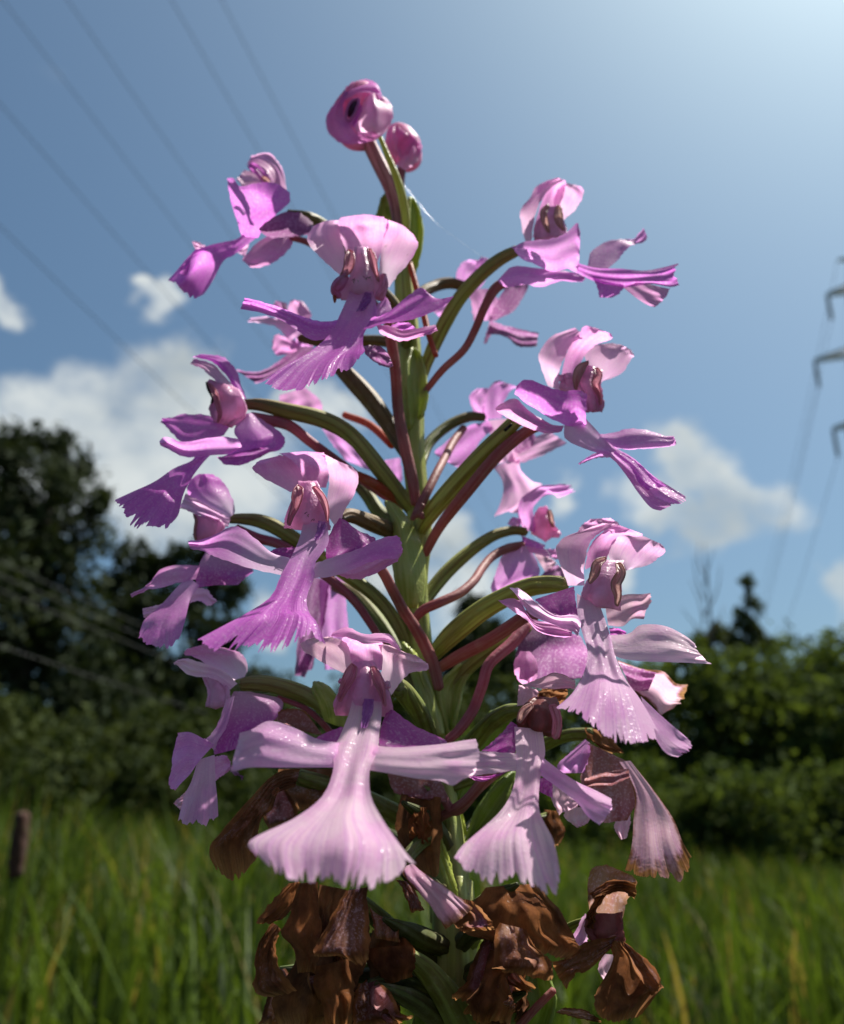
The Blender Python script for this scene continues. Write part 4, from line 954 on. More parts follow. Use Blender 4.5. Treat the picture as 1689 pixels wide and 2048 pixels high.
flower('flower', 'C3', (900, 560), -19, [
    ('p', 'hood_petal', 'S', '755 340 0, 810 280 1; 612 262 -1.6, 780 155 1.8; 500 195 -2.6, 700 115 1; 478 148 -2.6, 560 112 -1, 655 108 0', {'pale': .35}),
    ('p', 'hood_sepal', 'Q', '790 320 2.2, 1020 320 2.2; 735 180 2.4, 1035 210 2.4; 755 100 1.2, 1000 145 1.2', {'pale': .1}),
    ('p', 'hood_rim', 'K', '676 104 0, 688 80 0; 780 112 -2.2, 780 46 -.6; 900 152 -2.8, 880 86 -1.2; 1030 145 -2.4, 1042 90 -1; 1126 205 -1.6, 1112 168 -1', {'cup': -.5}),
    ('p', 'hood_petal', 'S', '1062 480 -.6, 995 340 1; 1125 392 -1.2, 1010 245 1.2; 1195 335 -2.2, 985 145 1.6; 1292 318 -3.2, 1150 205 -1; 1295 278 -3.2, 1225 228 -2', {'pale': .55, 'jag': .02}),
    ('c', 'column', 'C', '835 275 -2, 945 275 -2; 765 380 -3, 1005 380 -3; 718 480 -3.2, 1045 480 -3.2; 695 550 -2.8, 1065 565 -2.8; 705 590 -2.2, 1065 600 -2.2', {'cup': -1.4}),
    ('a', 'anther', 'A', '825 285 -3.4 40; 800 345 -3.9 46; 762 430 -3.9 34; 728 515 -3.8 28', {'lump': .1}),
    ('a', 'anther', 'A', '940 295 -3.4 28; 968 365 -3.9 38; 1000 450 -3.9 30; 1022 550 -3.8 16', {'lump': .1}),
    ('a', 'column_wing', 'c', '730 400 -3.6 12; 745 380 -3.6 16', {}),
    ('a', 'column_wing', 'c', '1035 395 -3.4 20; 1040 430 -3.4 22', {}),
    ('p', 'throat', 'd', '890 500 -3.9, 950 505 -3.9; 878 560 -4.1, 948 562 -4.1; 872 620 -4.6, 932 622 -4.6; 868 690 -5.4, 905 690 -5.4'),  # dark purple sheet in place of the shaded throat hole
    ('p', 'lip', 'W', '815 505 -3.6, 1000 520 -3.6; 790 600 -4, 1000 610 -4; 740 725 -5.6, 985 725 -5.6; 690 835 -7, 975 835 -7; 692 955 -8.4, 925 950 -8.4; 620 1125 -10, 932 1120 -10; 440 1265 -11.6, 720 1260 -12.4, 1010 1275 -11.6; 162 1405 -13, 420 1430 -14, 700 1450 -14.4, 950 1440 -14, 1130 1450 -13; 200 1505 -13.6, 350 1630 -14.6, 510 1680 -15, 680 1670 -14.6, 820 1738 -15.2, 1000 1700 -14.8, 1220 1558 -13.6', {'teeth': 40, 'fringe': .065, 'wave': .4, 'speck': 1, 'nv': 30, 'brown': .06}),
    ('p', 'side_lobe', 'L', '750 785 -6.2, 700 940 -7.6; 590 758 -7, 520 940 -8.4; 450 690 -7.6, 320 940 -9; 285 642 -8.2, 160 940 -9.4; 170 698 -8.4, 62 965 -9.6; 95 718 -8.8, 62 850 -9.4, 36 955 -9.6', {'teeth': 10, 'fringe': .035, 'speck': .6, 'cup': -.4}),
    ('p', 'side_lobe', 'W', '930 795 -6.2, 915 955 -7.6; 1080 812 -7, 1050 978 -8.4; 1250 802 -7.6, 1220 1010 -9; 1400 788 -7.8, 1370 1025 -9; 1520 768 -7.8, 1450 1055 -9; 1602 758 -7.8, 1625 850 -8.4, 1595 975 -8.6, 1500 1025 -8.8', {'teeth': 12, 'fringe': .035, 'speck': .6, 'cup': -.4}),
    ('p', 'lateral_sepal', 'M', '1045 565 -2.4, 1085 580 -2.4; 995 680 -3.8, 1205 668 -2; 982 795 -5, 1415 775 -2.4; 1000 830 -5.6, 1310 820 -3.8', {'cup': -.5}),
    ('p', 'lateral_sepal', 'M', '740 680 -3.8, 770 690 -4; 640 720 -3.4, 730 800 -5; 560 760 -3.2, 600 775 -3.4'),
    ('o', 'ovary', 'g', '1060 440 -16 60; 1120 440 -13 66; 1220 560 -8 66; 1300 720 -3 60; 1340 850 0 46', {'flush': .1}),
])

flower('flower', 'C4', (540, 430), -16, [
    ('p', 'hood_petal', 'S', '455 310 0, 540 300 0; 462 220 0, 600 220 .6; 468 168 -.4, 540 180 .4', {'brown': .3}),
    ('p', 'hood_sepal', 'S', '485 178 -1, 560 182 -1; 600 128 -1, 640 195 -2.2; 720 86 -1, 760 195 -2.4; 850 140 -1, 850 195 -1.6', {'brown': .33, 'cup': -.4}),
    ('p', 'hood_lining', 'R', '560 300 1.4, 760 300 1.4; 580 220 1.4, 800 230 1.4; 640 190 .4, 800 200 .4', {'brown': .9}),  # dark sheet painted as the shaded cavity under the hood
    ('c', 'column', 'E', '570 265 -2, 720 270 -1.4; 480 340 -3, 745 350 -3; 465 430 -3.2, 755 440 -3.2; 520 460 -3, 745 530 -3', {'cup': -1}),
    ('a', 'anther', 'A', '690 300 -4 44; 725 400 -4.4 36; 715 500 -4.4 34; 700 525 -4.2 28', {'lump': .12}),
    ('a', 'anther', 'O', '560 300 -3.6 28; 500 350 -4 34; 465 420 -3.8 30', {'lump': .12}),
    ('p', 'lip', 'W', '435 450 -3.4, 625 470 -3.4; 445 600 -4.8, 645 620 -4.8; 448 745 -6.2, 622 730 -6.2; 415 900 -7.4, 602 900 -7.4; 320 1045 -8.8, 612 1040 -8.8; 100 1240 -10.4, 400 1220 -11.4, 700 1220 -10.4; 28 1335 -11, 120 1445 -11.8, 270 1530 -12.4, 420 1490 -12.6, 560 1540 -12.6, 720 1600 -12, 748 1440 -11.6', {'teeth': 34, 'fringe': .065, 'wave': .4, 'speck': 1, 'brown': .20, 'nv': 28}),
    ('p', 'side_lobe', 'W', '460 630 -5.2, 455 745 -6; 330 624 -5.6, 300 765 -6.2; 190 614 -6, 135 785 -6.6'),
    ('p', 'side_lobe', 'L', '630 660 -5.4, 600 770 -6; 720 728 -6, 720 855 -6.6; 850 818 -6.8, 860 965 -7.2; 980 878 -7.4, 930 1055 -8; 1095 938 -8, 1092 1030 -8.2, 1012 1115 -8.6', {'teeth': 6, 'fringe': .04, 'cup': -.7}),
    ('p', 'lateral_sepal', 'M', '415 415 -1.4, 455 440 -1.6; 325 520 -1.8, 452 560 -2.6; 212 615 -2, 440 635 -3', {'cup': -.4}),
    ('p', 'lateral_sepal', 'M', '132 792 -4, 150 782 -4; 230 822 -4, 250 785 -4; 405 745 -4, 440 738 -4'),
    ('p', 'lateral_sepal', 'M', '605 800 -4, 695 795 -4; 605 890 -4, 695 935 -4'),
    ('o', 'ovary', 'g', '500 330 -13 40; 380 360 -8 58; 250 450 -2 64; 120 600 0 64; -40 800 0 50', {'flush': .1}),
    ('s', 'spur', 'r', '420 700 -9 30; 260 780 -7 38; 100 960 -5 40; -60 1060 -3 36; -110 1110 -2 28'),
])

flower('withered_flower', 'C4', (1060, 620), -4, [
    ('p', 'hood', 'E', '920 455 0, 1050 480 0; 950 545 -.4, 1155 600 0; 1090 625 0, 1185 630 0', {'brown': .75}),
    ('p', 'lateral_sepal', 'P', '915 535 -1, 945 560 -1; 735 700 -1.4, 945 640 -1.8; 755 765 -1.4, 905 765 -1.8', {'brown': .25}),
    ('p', 'lip_base', 'E', '935 560 -1, 1110 640 -1; 895 740 -1.6, 1235 720 -2; 895 860 -1.6, 1265 860 -2; 1000 990 -1.6, 1255 980 -2; 1045 1105 -1.6, 1195 1085 -1.6', {'brown': .3, 'cup': -.6}),
    ('p', 'lip', 'S', '1140 690 -2.6, 1220 680 -2.6; 1205 790 -3.2, 1315 800 -3.2; 1250 920 -3.8, 1415 930 -3.8; 1240 1100 -4.6, 1515 1080 -4.6; 1228 1260 -5.4, 1400 1260 -6, 1575 1230 -5.4; 1182 1425 -6, 1300 1468 -6.6, 1450 1475 -6.8, 1585 1495 -6.2, 1640 1340 -5.6', {'teeth': 16, 'fringe': .06, 'brown': .42, 'speck': 1}),
    ('p', 'side_lobe', 'E', '1210 735 -3.4, 1215 795 -3.4; 1050 758 -3.6, 1100 845 -3.6; 910 800 -3.6, 895 875 -3.6', {'brown': .2}),
    ('p', 'side_lobe', 'S', '1120 1070 -1.4, 1210 985 -1.4; 1112 1140 -1.4, 1220 1090 -1.4; 1155 1215 -1.4, 1195 1205 -1.4'),
    ('p', 'side_petal', 'S', '680 820 -3, 830 930 -3; 690 950 -3.2, 860 960 -3.2; 740 1048 -3.2, 870 990 -3.2', {'jag': .06}),
    ('p', 'side_petal', 'S', '800 990 -2.4, 940 1000 -2.4; 775 1060 -2.6, 945 1075 -2.6; 865 1138 -2.6, 915 1115 -2.6', {'jag': .06}),
    ('o', 'ovary', 'g', '960 500 -4 42; 800 510 -2 46; 640 570 0 50; 400 700 1 50; 0 860 0 44', {}),
], 'wilting pink flower with a brown edged drooping lip')
flower('withered_flower', 'C4', (690, 1100), 2, [
    ('p', 'hood', 'B', '630 1010 0, 720 1020 0; 640 1150 -.8, 775 1130 0; 700 1275 0, 745 1250 0', {'brown': .8, 'cup': -.6}),
    ('o', 'ovary', 'g', '690 1060 2 40; 400 1150 1 46; 60 1300 0 46', {}),
], 'curled brown dead flower tucked behind the white lip')
# ------------------------------------------------------------------ withered flowers low on the spike
flower('withered_flower', 'Z6', (1100, 1430), -6, [
    ('p', 'hood', 'T', '1020 1330 0, 1190 1390 0; 1012 1210 -1.2, 1215 1280 0; 1035 1120 -1.4, 1265 1200 -1; 1110 1098 -.5, 1245 1155 -1', {'brown': .38, 'cup': .5}),
    ('p', 'hood_roll', 'B', '1025 1250 -2,1050 1275 -2; 1100 1190 -2.6,1140 1245 -2.6; 1190 1175 -2.6, 1200 1240 -2.6; 1262 1185 -2,1250 1280 -2', {'brown': .75, 'cup': -.6}),
    ('c', 'column', 'E', '1005 1360 -1, 1190 1350 -1; 1005 1440 -1.6, 1195 1440 -1.6; 1050 1505 -1.6, 1195 1485 -1.6', {'cup': -.7}),
    ('p', 'side_petal', 'R', '1010 1420 -2, 1050 1430 -2; 1020 1330 -2.2, 1060 1340 -2.2; 1090 1220 -2.2, 1115 1230 -2.2', {'brown': .9}),
    ('p', 'side_lobe', 'B', '1160 1465 -2.2, 1130 1525 -2.2; 1000 1498 -2.8, 1010 1645 -2.4; 900 1578 -3.2, 950 1655 -3.2; 825 1598 -3.4, 900 1745 -3.4', {'brown': .7, 'wave': .6}),
    ('p', 'lip', 'B', '1125 1485 -2.2, 1205 1490 -2.2; 1140 1600 -3.2, 1300 1600 -2.6; 1048 1750 -3.6, 1200 1760 -4.4, 1385 1720 -3; 1038 1795 -3.6, 1150 1840 -4.6, 1270 1800 -4, 1385 1745 -2.8; 1075 1885 -3.6, 1180 1915 -4, 1285 1885 -3.6', {'brown': .85, 'wave': .9, 'nu': 50, 'jag': .06}),
    ('p', 'lip_roll', 'B', '1188 1485 -3.2, 1212 1522 -3.2; 1280 1556 -4, 1270 1665 -3.6; 1372 1648 -3.6, 1330 1765 -3.6; 1388 1712 -3.4, 1368 1755 -3.4', {'brown': .72, 'cup': -.9}),
    ('p', 'lateral_sepal', 'K', '1000 1345 1, 1012 1370 1; 938 1472 1, 1012 1482 1; 968 1515 1, 1002 1502 1'),
    ('p', 'lateral_sepal', 'S', '1095 1555 0, 1152 1560 0; 1066 1632 0, 1155 1645 0; 1098 1695 0, 1132 1685 0'),
    ('o', 'ovary', 'g', '1020 1380 -5 18; 900 1430 -3 24; 680 1600 -1 40; 480 1850 0 46', {}),
], 'crumpled orange brown dead flower standing out to the right above the grass')
flower('withered_flower', 'Z6', (620, 1300), -7, [
    ('p', 'lip', 'R', '490 1215 0, 750 1195 0; 425 1300 -1.2, 650 1320 -2.4, 865 1330 -1.2; 345 1425 -1.2, 640 1420 -2.6, 935 1450 -2; 480 1475 -1, 700 1480 -2.6, 965 1535 -2; 520 1500 -1, 720 1540 -2.2, 885 1595 -2', {'brown': .9, 'wave': .9, 'jag': .06, 'nu': 40}),
    ('p', 'side_lobe', 'T', '560 1395 -3.2, 690 1430 -3.2; 535 1480 -3.8, 745 1520 -3.4; 530 1600 -3.8, 825 1600 -3.4; 515 1645 -3.2, 835 1700 -3.4', {'brown': .62, 'wave': .7, 'jag': .08}),
    ('p', 'hood', 'R', '520 1530 -2, 690 1620 -2; 465 1700 -3.2, 605 1685 -3.2; 415 1805 -3.2, 645 1820 -3.2; 430 1910 -3, 605 1920 -3', {'brown': .95, 'wave': 1.0, 'jag': .06}),
    ('p', 'hood_roll', 'T', '580 1800 -3.8, 600 1830 -3.8; 620 1770 -4, 640 1820 -4; 600 1860 -4, 640 1850 -4', {'brown': .6}),
    ('p', 'side_lobe', 'T', '850 1855 -1, 890 1830 -1; 960 1885 -1.2, 990 1840 -1.2; 1085 1910 -1, 1065 1880 -1', {'brown': .55}),
    ('s', 'spur', 'r', '840 1740 -3 22; 740 1840 -3 24; 640 1950 -3 26'),
    ('o', 'ovary', 'g', '620 1240 -6 40; 480 1350 -3 48; 380 1550 0 50', {}),
], 'dark brown shrivelled flower hanging under the pale lip with browned edge')
flower('withered_flower', 'Z5', (700, 830), -6, [
    ('p', 'lip', 'B', '745 785 0, 725 880 0; 620 815 -1.2, 640 910 -.4; 485 955 -2, 605 985 -1; 365 1090 -2.6, 480 1060 -3.4, 548 1045 -1.4; 295 1185 -2.8, 410 1160 -3.8, 538 1190 -1.6; 330 1295 -2.8, 430 1350 -3, 525 1245 -1.6', {'brown': .68, 'teeth': 14, 'fringe': .06, 'wave': .5}),
    ('p', 'side_lobe', 'E', '590 890 1, 670 885 1; 555 1000 .6, 730 980 .6; 595 1100 1, 730 1050 1', {'brown': .5}),
    ('p', 'hood', 'R', '640 790 1.6, 920 790 1.6; 640 900 1.6, 910 880 1.6; 700 1010 1.6, 860 980 1.6', {'brown': .7}),
    ('a', 'anther', 'T', '640 885 -1.4 14; 610 920 -1.6 16'),
    ('o', 'ovary', 'g', '740 830 -5 40; 980 900 -3 46; 1300 1050 0 50', {}),
], 'brown withered flower curled downwards left of the big pale lip')
flower('withered_flower', 'Z5', (1320, 880), -6, [
    ('p', 'lateral_sepal', 'E', '1180 800 1, 1440 820 1; 1210 900 .3, 1475 930 .6; 1290 930 .4, 1480 960 .8', {'brown': .3}),
    ('p', 'hood', 'E', '1250 915 -.4, 1450 930 0; 1225 1050 -1.2, 1458 1080 0; 1245 1180 -.8, 1440 1200 0; 1325 1335 0, 1425 1325 .4', {'brown': .8, 'cup': 1.0}),
    ('p', 'side_petal', 'R', '1300 980 -.6, 1380 980 -.6; 1280 1080 -1, 1400 1100 -1; 1300 1180 -.8, 1380 1180 -.8', {'brown': .9, 'wave': .6}),
    ('s', 'spur', 'r', '1440 900 -4 26; 1520 1000 -4 28; 1640 880 -4 28; 1760 780 -3 26', {}),
    ('o', 'ovary', 'g', '1360 880 -5 40; 1440 1000 -2 44; 1470 1150 0 40', {}),
], 'reddish brown dead flower hanging just under the white right arm of the big lip')
flower('withered_flower', 'Z7', (720, 420), -9, [
    ('p', 'side_lobe', 'D', '540 345 0, 610 335 0; 415 480 -1.4, 565 485 -.4; 350 560 -1.4, 440 568 -1.2', {'brown': .85, 'cup': -.8}),
    ('p', 'lip', 'D', '600 345 -1, 700 335 -1; 535 520 -2.2, 705 520 -1.2; 505 625 -2.4, 705 640 -2.2; 575 730 -1.6, 695 740 -1.2; 585 835 -1, 692 835 -1', {'brown': .85, 'cup': -.8}),
    ('p', 'lip', 'B', '850 385 -3.4, 965 365 -3.4; 775 520 -4.4, 975 520 -3.6; 685 690 -4.8, 830 690 -5.2, 978 660 -4.4; 675 745 -4.8, 820 748 -5.4, 930 795 -5.4, 976 765 -4.6', {'brown': .62, 'teeth': 14, 'fringe': .07}),
    ('p', 'side_lobe', 'B', '445 555 0, 490 590 0; 375 680 -1.2, 480 650 0; 355 800 -1.8, 475 765 -1; 355 935 -1.8, 525 855 -1; 440 970 -1, 578 935 -1', {'brown': .7, 'cup': -.8}),
    ('p', 'hood', 'R', '690 800 -1, 860 755 -1; 675 900 -2.2, 895 900 -1.2; 715 1000 -2.2, 895 990 -1.2; 750 1125 -2, 890 1125 -1', {'brown': .85, 'cup': -.8, 'wave': .7}),
    ('p', 'side_petal', 'R', '700 350 1, 860 380 1; 690 500 1, 800 520 1; 700 680 1, 800 680 1', {'brown': .8}),
    ('p', 'side_petal', 'R', '560 560 1.5, 980 560 1.5; 580 760 1.5, 960 760 1.5; 450 960 1.5, 900 930 1.5; 480 1125 1.5, 820 1125 1.5', {'brown': .85, 'wave': .9}),
    ('o', 'ovary', 'g', '880 420 -7 50; 1050 560 -3 60; 1200 760 0 60', {}),
], 'dark rolled dead petals hanging below the fringe of the big pale lip')
flower('withered_flower', 'Z7', (1080, 760), -7, [
    ('p', 'lip', 'B', '915 890 -2, 1030 890 -2; 885 1030 -3.2, 1070 1030 -3.2; 890 1130 -3.2, 1140 1100 -3', {'brown': .6, 'wave': .6}),
    ('p', 'side_lobe', 'T', '975 465 0, 1020 520 0; 1000 560 -1.2, 1125 560 -.6; 1010 645 -1.2, 1145 668 -1.2', {'brown': .5, 'wave': .6}),
    ('p', 'column', 'R', '965 700 0, 1225 680 0; 1000 800 -.6, 1235 765 -.6; 1080 905 0, 1205 855 0', {'cup': -.8, 'brown': .8}),
    ('p', 'hood', 'R', '1000 600 .6, 1200 620 .6; 960 760 .6, 1200 760 .6; 1000 900 1, 1180 880 1; 1000 1060 1, 1150 1040 1', {'brown': .9, 'wave': .9}),
    ('p', 'side_petal', 'B', '1130 325 -1, 1195 335 -1; 1180 430 -1.6, 1268 465 -1.6; 1205 505 -1.6, 1262 495 -1.6', {'brown': .6}),
    ('o', 'ovary', 'g', '1190 740 -7 42; 1300 830 -6 66; 1400 960 -5 84; 1500 1130 -3 90; 1600 1300 0 80', {}),
], 'dead flower with a blackened middle on a dark green seed case')
flower('withered_flower', 'Z7', (1220, 260), -10, [
    ('p', 'lip', 'S', '1180 250 0, 1215 235 0; 1165 300 -1, 1310 310 -1; 1295 450 -1.6, 1440 400 -1.6; 1395 595 -2, 1480 540 -2.4, 1545 480 -2', {'brown': .42, 'speck': 1}),
    ('p', 'side_lobe', 'D', '1430 420 -1, 1540 440 -1; 1440 560 -1, 1640 540 -1; 1500 610 -1, 1660 600 -1', {'brown': .75}),
    ('o', 'ovary', 'g', '1170 230 -9 36; 1260 120 -6 44; 1380 60 0 44', {}),
], 'narrow pale withered lip slanting down beside the big white one')
# small glimpses of flowers on the far side of the stalk
flower('flower', 'full', (600, 800), 14, [
    ('p', 'lip', 'Q', '560 790 0, 610 775 0; 560 805 0, 640 800 0; 570 830 0, 645 825 0'),
    ('p', 'side_lobe', 'P', '640 850 0, 700 880 0; 660 880 0, 740 920 0; 690 920 0, 760 950 0'),
    ('o', 'ovary', 'H', '672 728 5 13; 700 755 4 18; 742 800 3 20; 785 860 2 18; 815 910 0 14', {'flush': .7}),
    ('s', 'spur', 'o', '690 830 12 8; 740 850 8 9; 785 890 4 10'),
], 'flower on the far side of the stalk, showing only petal tips behind the left blooms')
flower('flower', 'full', (650, 1230), 12, [
    ('p', 'lip', 'P', '640 1160 0, 690 1150 0; 640 1220 0, 695 1230 0; 645 1290 0, 700 1300 0; 650 1340 0, 690 1340 0', {}),
    ('p', 'lateral_sepal', 'D', '610 1150 0, 660 1160 0; 600 1230 0, 650 1240 0; 590 1350 0, 625 1340 0'),
    ('p', 'side_lobe', 'D', '590 1350 .3, 620 1290 .3; 610 1355 .3, 640 1290 .3'),
    ('o', 'ovary', 'g', '670 1170 12 12; 720 1200 8 16; 790 1290 2 18; 840 1400 0 16', {'flush': .9}),
], 'dull purple flower on the far side, below the left front bloom')
flower('flower', 'full', (790, 940), 12, [
    ('p', 'lip', 'P', '770 920 0, 800 915 0; 765 950 0, 805 950 0; 775 985 0, 800 985 0'),
    ('o', 'ovary', 'g', '705 960 6 10; 735 990 5 14; 765 1030 3 16; 820 1060 0 14', {'flush': .7}),
    ('s', 'spur', 'o', '715 950 -3 10; 745 965 -3 12; 775 985 -2 12; 810 1010 0 10'),
], 'flower straight behind the stalk, its purple lip edge peeping past the stem')

def dried(px, py, d, seed, label):
    """one shrivelled bloom: limp papery petals hanging from the end of its seed case"""
    rng = np.random.default_rng(seed)
    parts = []
    for k in range(4):
        a = rng.uniform(-.75, .75)
        L = rng.uniform(80, 150)
        w0, w1, w2 = rng.uniform(6, 14), rng.uniform(18, 40), rng.uniform(10, 46)
        z0 = rng.uniform(-2, 2)
        rows = []
        for t, w in ((0, w0), (.35, (w0 + w1) * .6), (.7, w1), (1, w2)):
            bend = a + rng.normal(0, .16) * t
            cx, cy = px + math.sin(bend) * L * t, py + math.cos(bend) * L * t
            tw = rng.normal(0, .5)
            ux, uy = math.cos(bend) * w, -math.sin(bend) * w
            rows.append('%.1f %.1f %.2f, %.1f %.1f %.2f, %.1f %.1f %.2f' % (cx - ux, cy - uy, z0 + tw * 2, cx, cy, z0 - rng.uniform(-1, 2.4), cx + ux, cy + uy, z0 - tw * 2))
        parts.append(('p', 'dried_petal', rng.choice(['B', 'T', 'S', 'E']), '; '.join(rows), {'brown': float(rng.uniform(.5, .85)), 'wave': .7, 'jag': .08, 'nu': 22}))
    sx = 905
    parts.append(('o', 'ovary', 'n', '%d %d 0 18; %d %d %.1f 20; %d %d %.1f 7' % (sx, py + 40, (sx + px) / 2, py - 5, d * .6, px, py, d), {'flush': .3}))
    flower('withered_flower', 'full', (px, py), d, parts, label)


for k, (px, py, d) in enumerate(((665, 1890, -6), (640, 1960, -4), (740, 1965, -8), (985, 1870, -6), (1040, 1935, -5), (560, 1940, -2))):
    dried(px, py, d, 40 + k, 'shrivelled rusty brown bloom in the skirt of dead flowers round the lower stalk')

# ripening seed cases crowded round the lower stalk
for data in ('905 1705 0 16; 862 1645 -4 19; 806 1605 -8 5', '906 1800 0 17; 845 1765 -6 21; 786 1726 -9 5', '908 1900 0 18; 836 1872 -5 22; 768 1838 -9 5',
             '905 1850 0 17; 975 1805 -5 21; 1036 1768 -8 5', '910 2005 0 18; 996 1936 -3 22; 1076 1862 -6 5', '912 2060 0 18; 836 2006 -6 23; 752 1968 -10 5',
             '900 1705 2 16; 958 1646 6 18; 1012 1604 10 5', '900 1760 2 16; 836 1706 8 18; 776 1660 12 5', '908 1960 0 17; 965 1900 4 20; 1010 1850 8 5', '908 2050 0 18; 985 2010 -5 22; 1050 1985 -8 5'):
    tube('seed_case', 'full', 0, 'n', parse(data), plant, BASE, mat=M_OVARY, flush=.35)
# ------------------------------------------------------------------ the setting
def reach(px, py, dist):
    """point of the view at a horizontal distance dist (m) from the lens"""
    d = ray(px, py)
    return CAM + d * (dist / math.hypot(d[0], d[1]))


M_GROUND = mat_plain('meadow_soil', (0.024, 0.032, 0.010, 1), 1.0, 0, 1.6, (0.014, 0.018, 0.007, 1))


def ground():
    n = 90
    t = np.linspace(-1, 1, n)
    g = np.sign(t) * (np.abs(t) ** 3.2) * 2500 + t * 4
    X, Y = np.meshgrid(g, g)
    r = np.hypot(X, Y)
    Z = 0.05 * np.sin(X * 0.35 + 1) * np.sin(Y * 0.3) * np.clip(r / 6, 0, 1) + 0.6 * np.sin(X * 0.02) * np.sin(Y * 0.017 + 1) * np.clip((r - 25) / 60, 0, 1)
    o = mesh_obj('ground', np.stack([X, Y, Z], -1).reshape(-1, 3), grid_faces(n, n), M_GROUND)
    tag(o, kind='structure')


ground()

M_GRASS = mat_leaf('grass_blade', (0.010, 0.022, 0.004, 1), (0.080, 0.125, 0.019, 1), 0.42, 1.3, 0.5, (0.20, 0.16, 0.06, 1))
M_LEAF_OLIVE = mat_leaf('shrub_leaf', (0.020, 0.032, 0.010, 1), (0.050, 0.066, 0.016, 1), 0.22, 1.0, 0.85)
M_LEAF_FRESH = mat_leaf('hedge_leaf', (0.030, 0.050, 0.014, 1), (0.075, 0.105, 0.028, 1), 0.36, 1.0, 0.9)
M_LEAF_DARK = mat_leaf('tree_leaf', (0.016, 0.026, 0.012, 1), (0.034, 0.046, 0.018, 1), 0.15, 0.6, 0.85)
M_BARK = mat_plain('bark', (0.06, 0.045, 0.032, 1), 0.9, 0, 8.0, (0.03, 0.022, 0.016, 1))
M_STEEL = mat_plain('galvanised_steel', (0.58, 0.60, 0.62, 1), 0.8, 0.0, 3.0, (0.46, 0.48, 0.50, 1))
M_GLASSY = mat_plain('insulator_glaze', (0.20, 0.21, 0.22, 1), 0.4)
M_WIRE = mat_plain('dull_conductor', (0.02, 0.022, 0.026, 1), 1.0)
M_WIRE_PALE = mat_plain('bright_conductor', (0.16, 0.165, 0.16, 1), 0.9)
M_SEED = mat_plain('seed_head', (0.06, 0.024, 0.012, 1), 1.0, 0, 60.0, (0.03, 0.012, 0.008, 1))


def blades(spots, heights, widths, rng, segs=4):
    """curved tapering blades: returns verts, faces"""
    V, F = [], []
    n = len(spots)
    ang = rng.uniform(0, 2 * math.pi, n)
    lean = rng.uniform(0.05, 0.75, n) ** 1.4
    face = ang + rng.uniform(0.8, 2.3, n)
    b = 0
    for i in range(n):
        x, y = spots[i]
        h, w = heights[i], widths[i]
        dx, dy = math.cos(ang[i]), math.sin(ang[i])
        sx, sy = math.cos(face[i]), math.sin(face[i])
        for j in range(segs + 1):
            t = j / segs
            bend = lean[i] * h * t * t
            zz = h * (t - 0.25 * lean[i] * t * t)
            ww = w * (1 - t ** 1.6) * 0.5 + 0.0004
            cx, cy = x + dx * bend, y + dy * bend
            V.append((cx - sx * ww, cy - sy * ww, zz))
            V.append((cx + sx * ww, cy + sy * ww, zz))
            if j:
                k = b + 2 * j
                F.append((k - 2, k - 1, k + 1, k))
        b += 2 * (segs + 1)
    return V, F


def meadow():
    rng = np.random.default_rng(11)
    spots, hs, ws = [], [], []
    for (r0, r1, n, h0, h1, w0, w1) in ((1.3, 2.2, 1300, .22, .42, .006, .014), (2.2, 4.0, 7500, .25, .46, .006, .016), (4.0, 7.5, 17000, .25, .50, .007, .018), (7.5, 13, 18000, .25, .55, .008, .016)):
        a = rng.uniform(R(-46), R(46), n)
        r = np.sqrt(rng.uniform(r0 * r0, r1 * r1, n))
        clump = 0.6 + 0.8 * (0.5 + 0.5 * np.sin(a * 31 + r * 2.3) * np.sin(r * 3.1 + a * 9))
        spots += list(zip(np.sin(a) * r, np.cos(a) * r))
        side = np.interp(a, [R(-20), R(6), R(20)], [1.22, .95, .62])     # mown shorter towards the right
        hs += list(rng.uniform(h0, h1, n) * np.clip(clump * 1.25 - .2, .35, 1.3) * side)
        ws += list(rng.uniform(w0, w1, n))
    # taller tufts standing out of the sward
    for k in range(210):
        a0, r0 = rng.uniform(R(-46), R(46)), math.sqrt(rng.uniform(2.4 ** 2, 10.0 ** 2))
        m = int(rng.uniform(20, 60))
        top = rng.uniform(.42, .62) if r0 < 4.5 else rng.uniform(.5, .95)
        sp = rng.normal(0, .035 * r0 + .03, (m, 2))
        spots += [(math.sin(a0) * r0 + q[0], math.cos(a0) * r0 + q[1]) for q in sp]
        hs += list(rng.uniform(.6, 1.0, m) * top * np.interp(a0, [R(-20), R(6), R(20)], [.95, .7, .45]))
        ws += list(rng.uniform(.006, .014, m))
    V, F = blades(spots, hs, ws, rng)
    o = mesh_obj('meadow_grass', V, F, M_GRASS)
    tag(o, 'tall green meadow grass growing in front of the thicket', 'grass', kind='stuff')


meadow()


def tall_blade(base_px, tip_px, dist, width, label):
    """one grass leaf arching above the rest; base and tip given as sight lines at a distance"""
    b = reach(base_px[0], base_px[1], dist)
    t = reach(tip_px[0], tip_px[1], dist - 0.05)
    g = np.array([b[0] * 1.02, b[1] * 1.02, 0.0])
    pts = crom([g, g + (b - g) * .6, b, b + (t - b) * .55 + np.array([0, 0, .02]), t], np.linspace(0, 1, 18))
    V, F = [], []
    for j, p in enumerate(pts):
        u = j / 17
        w = width * 0.5 * (1 - u ** 2.2) + 0.0003
        V += [p + np.array([-w, 0, 0]), p + np.array([0, .25 * w, 0]), p + np.array([w, 0, 0])]
        if j:
            k = 3 * j
            F += [(k - 3, k - 2, k + 1, k), (k - 2, k - 1, k + 2, k + 1)]
    o = mesh_obj('grass_blade', V, F, M_GRASS, origin=g)
    tag(o, label, 'grass', 'single tall grass blades above the meadow')


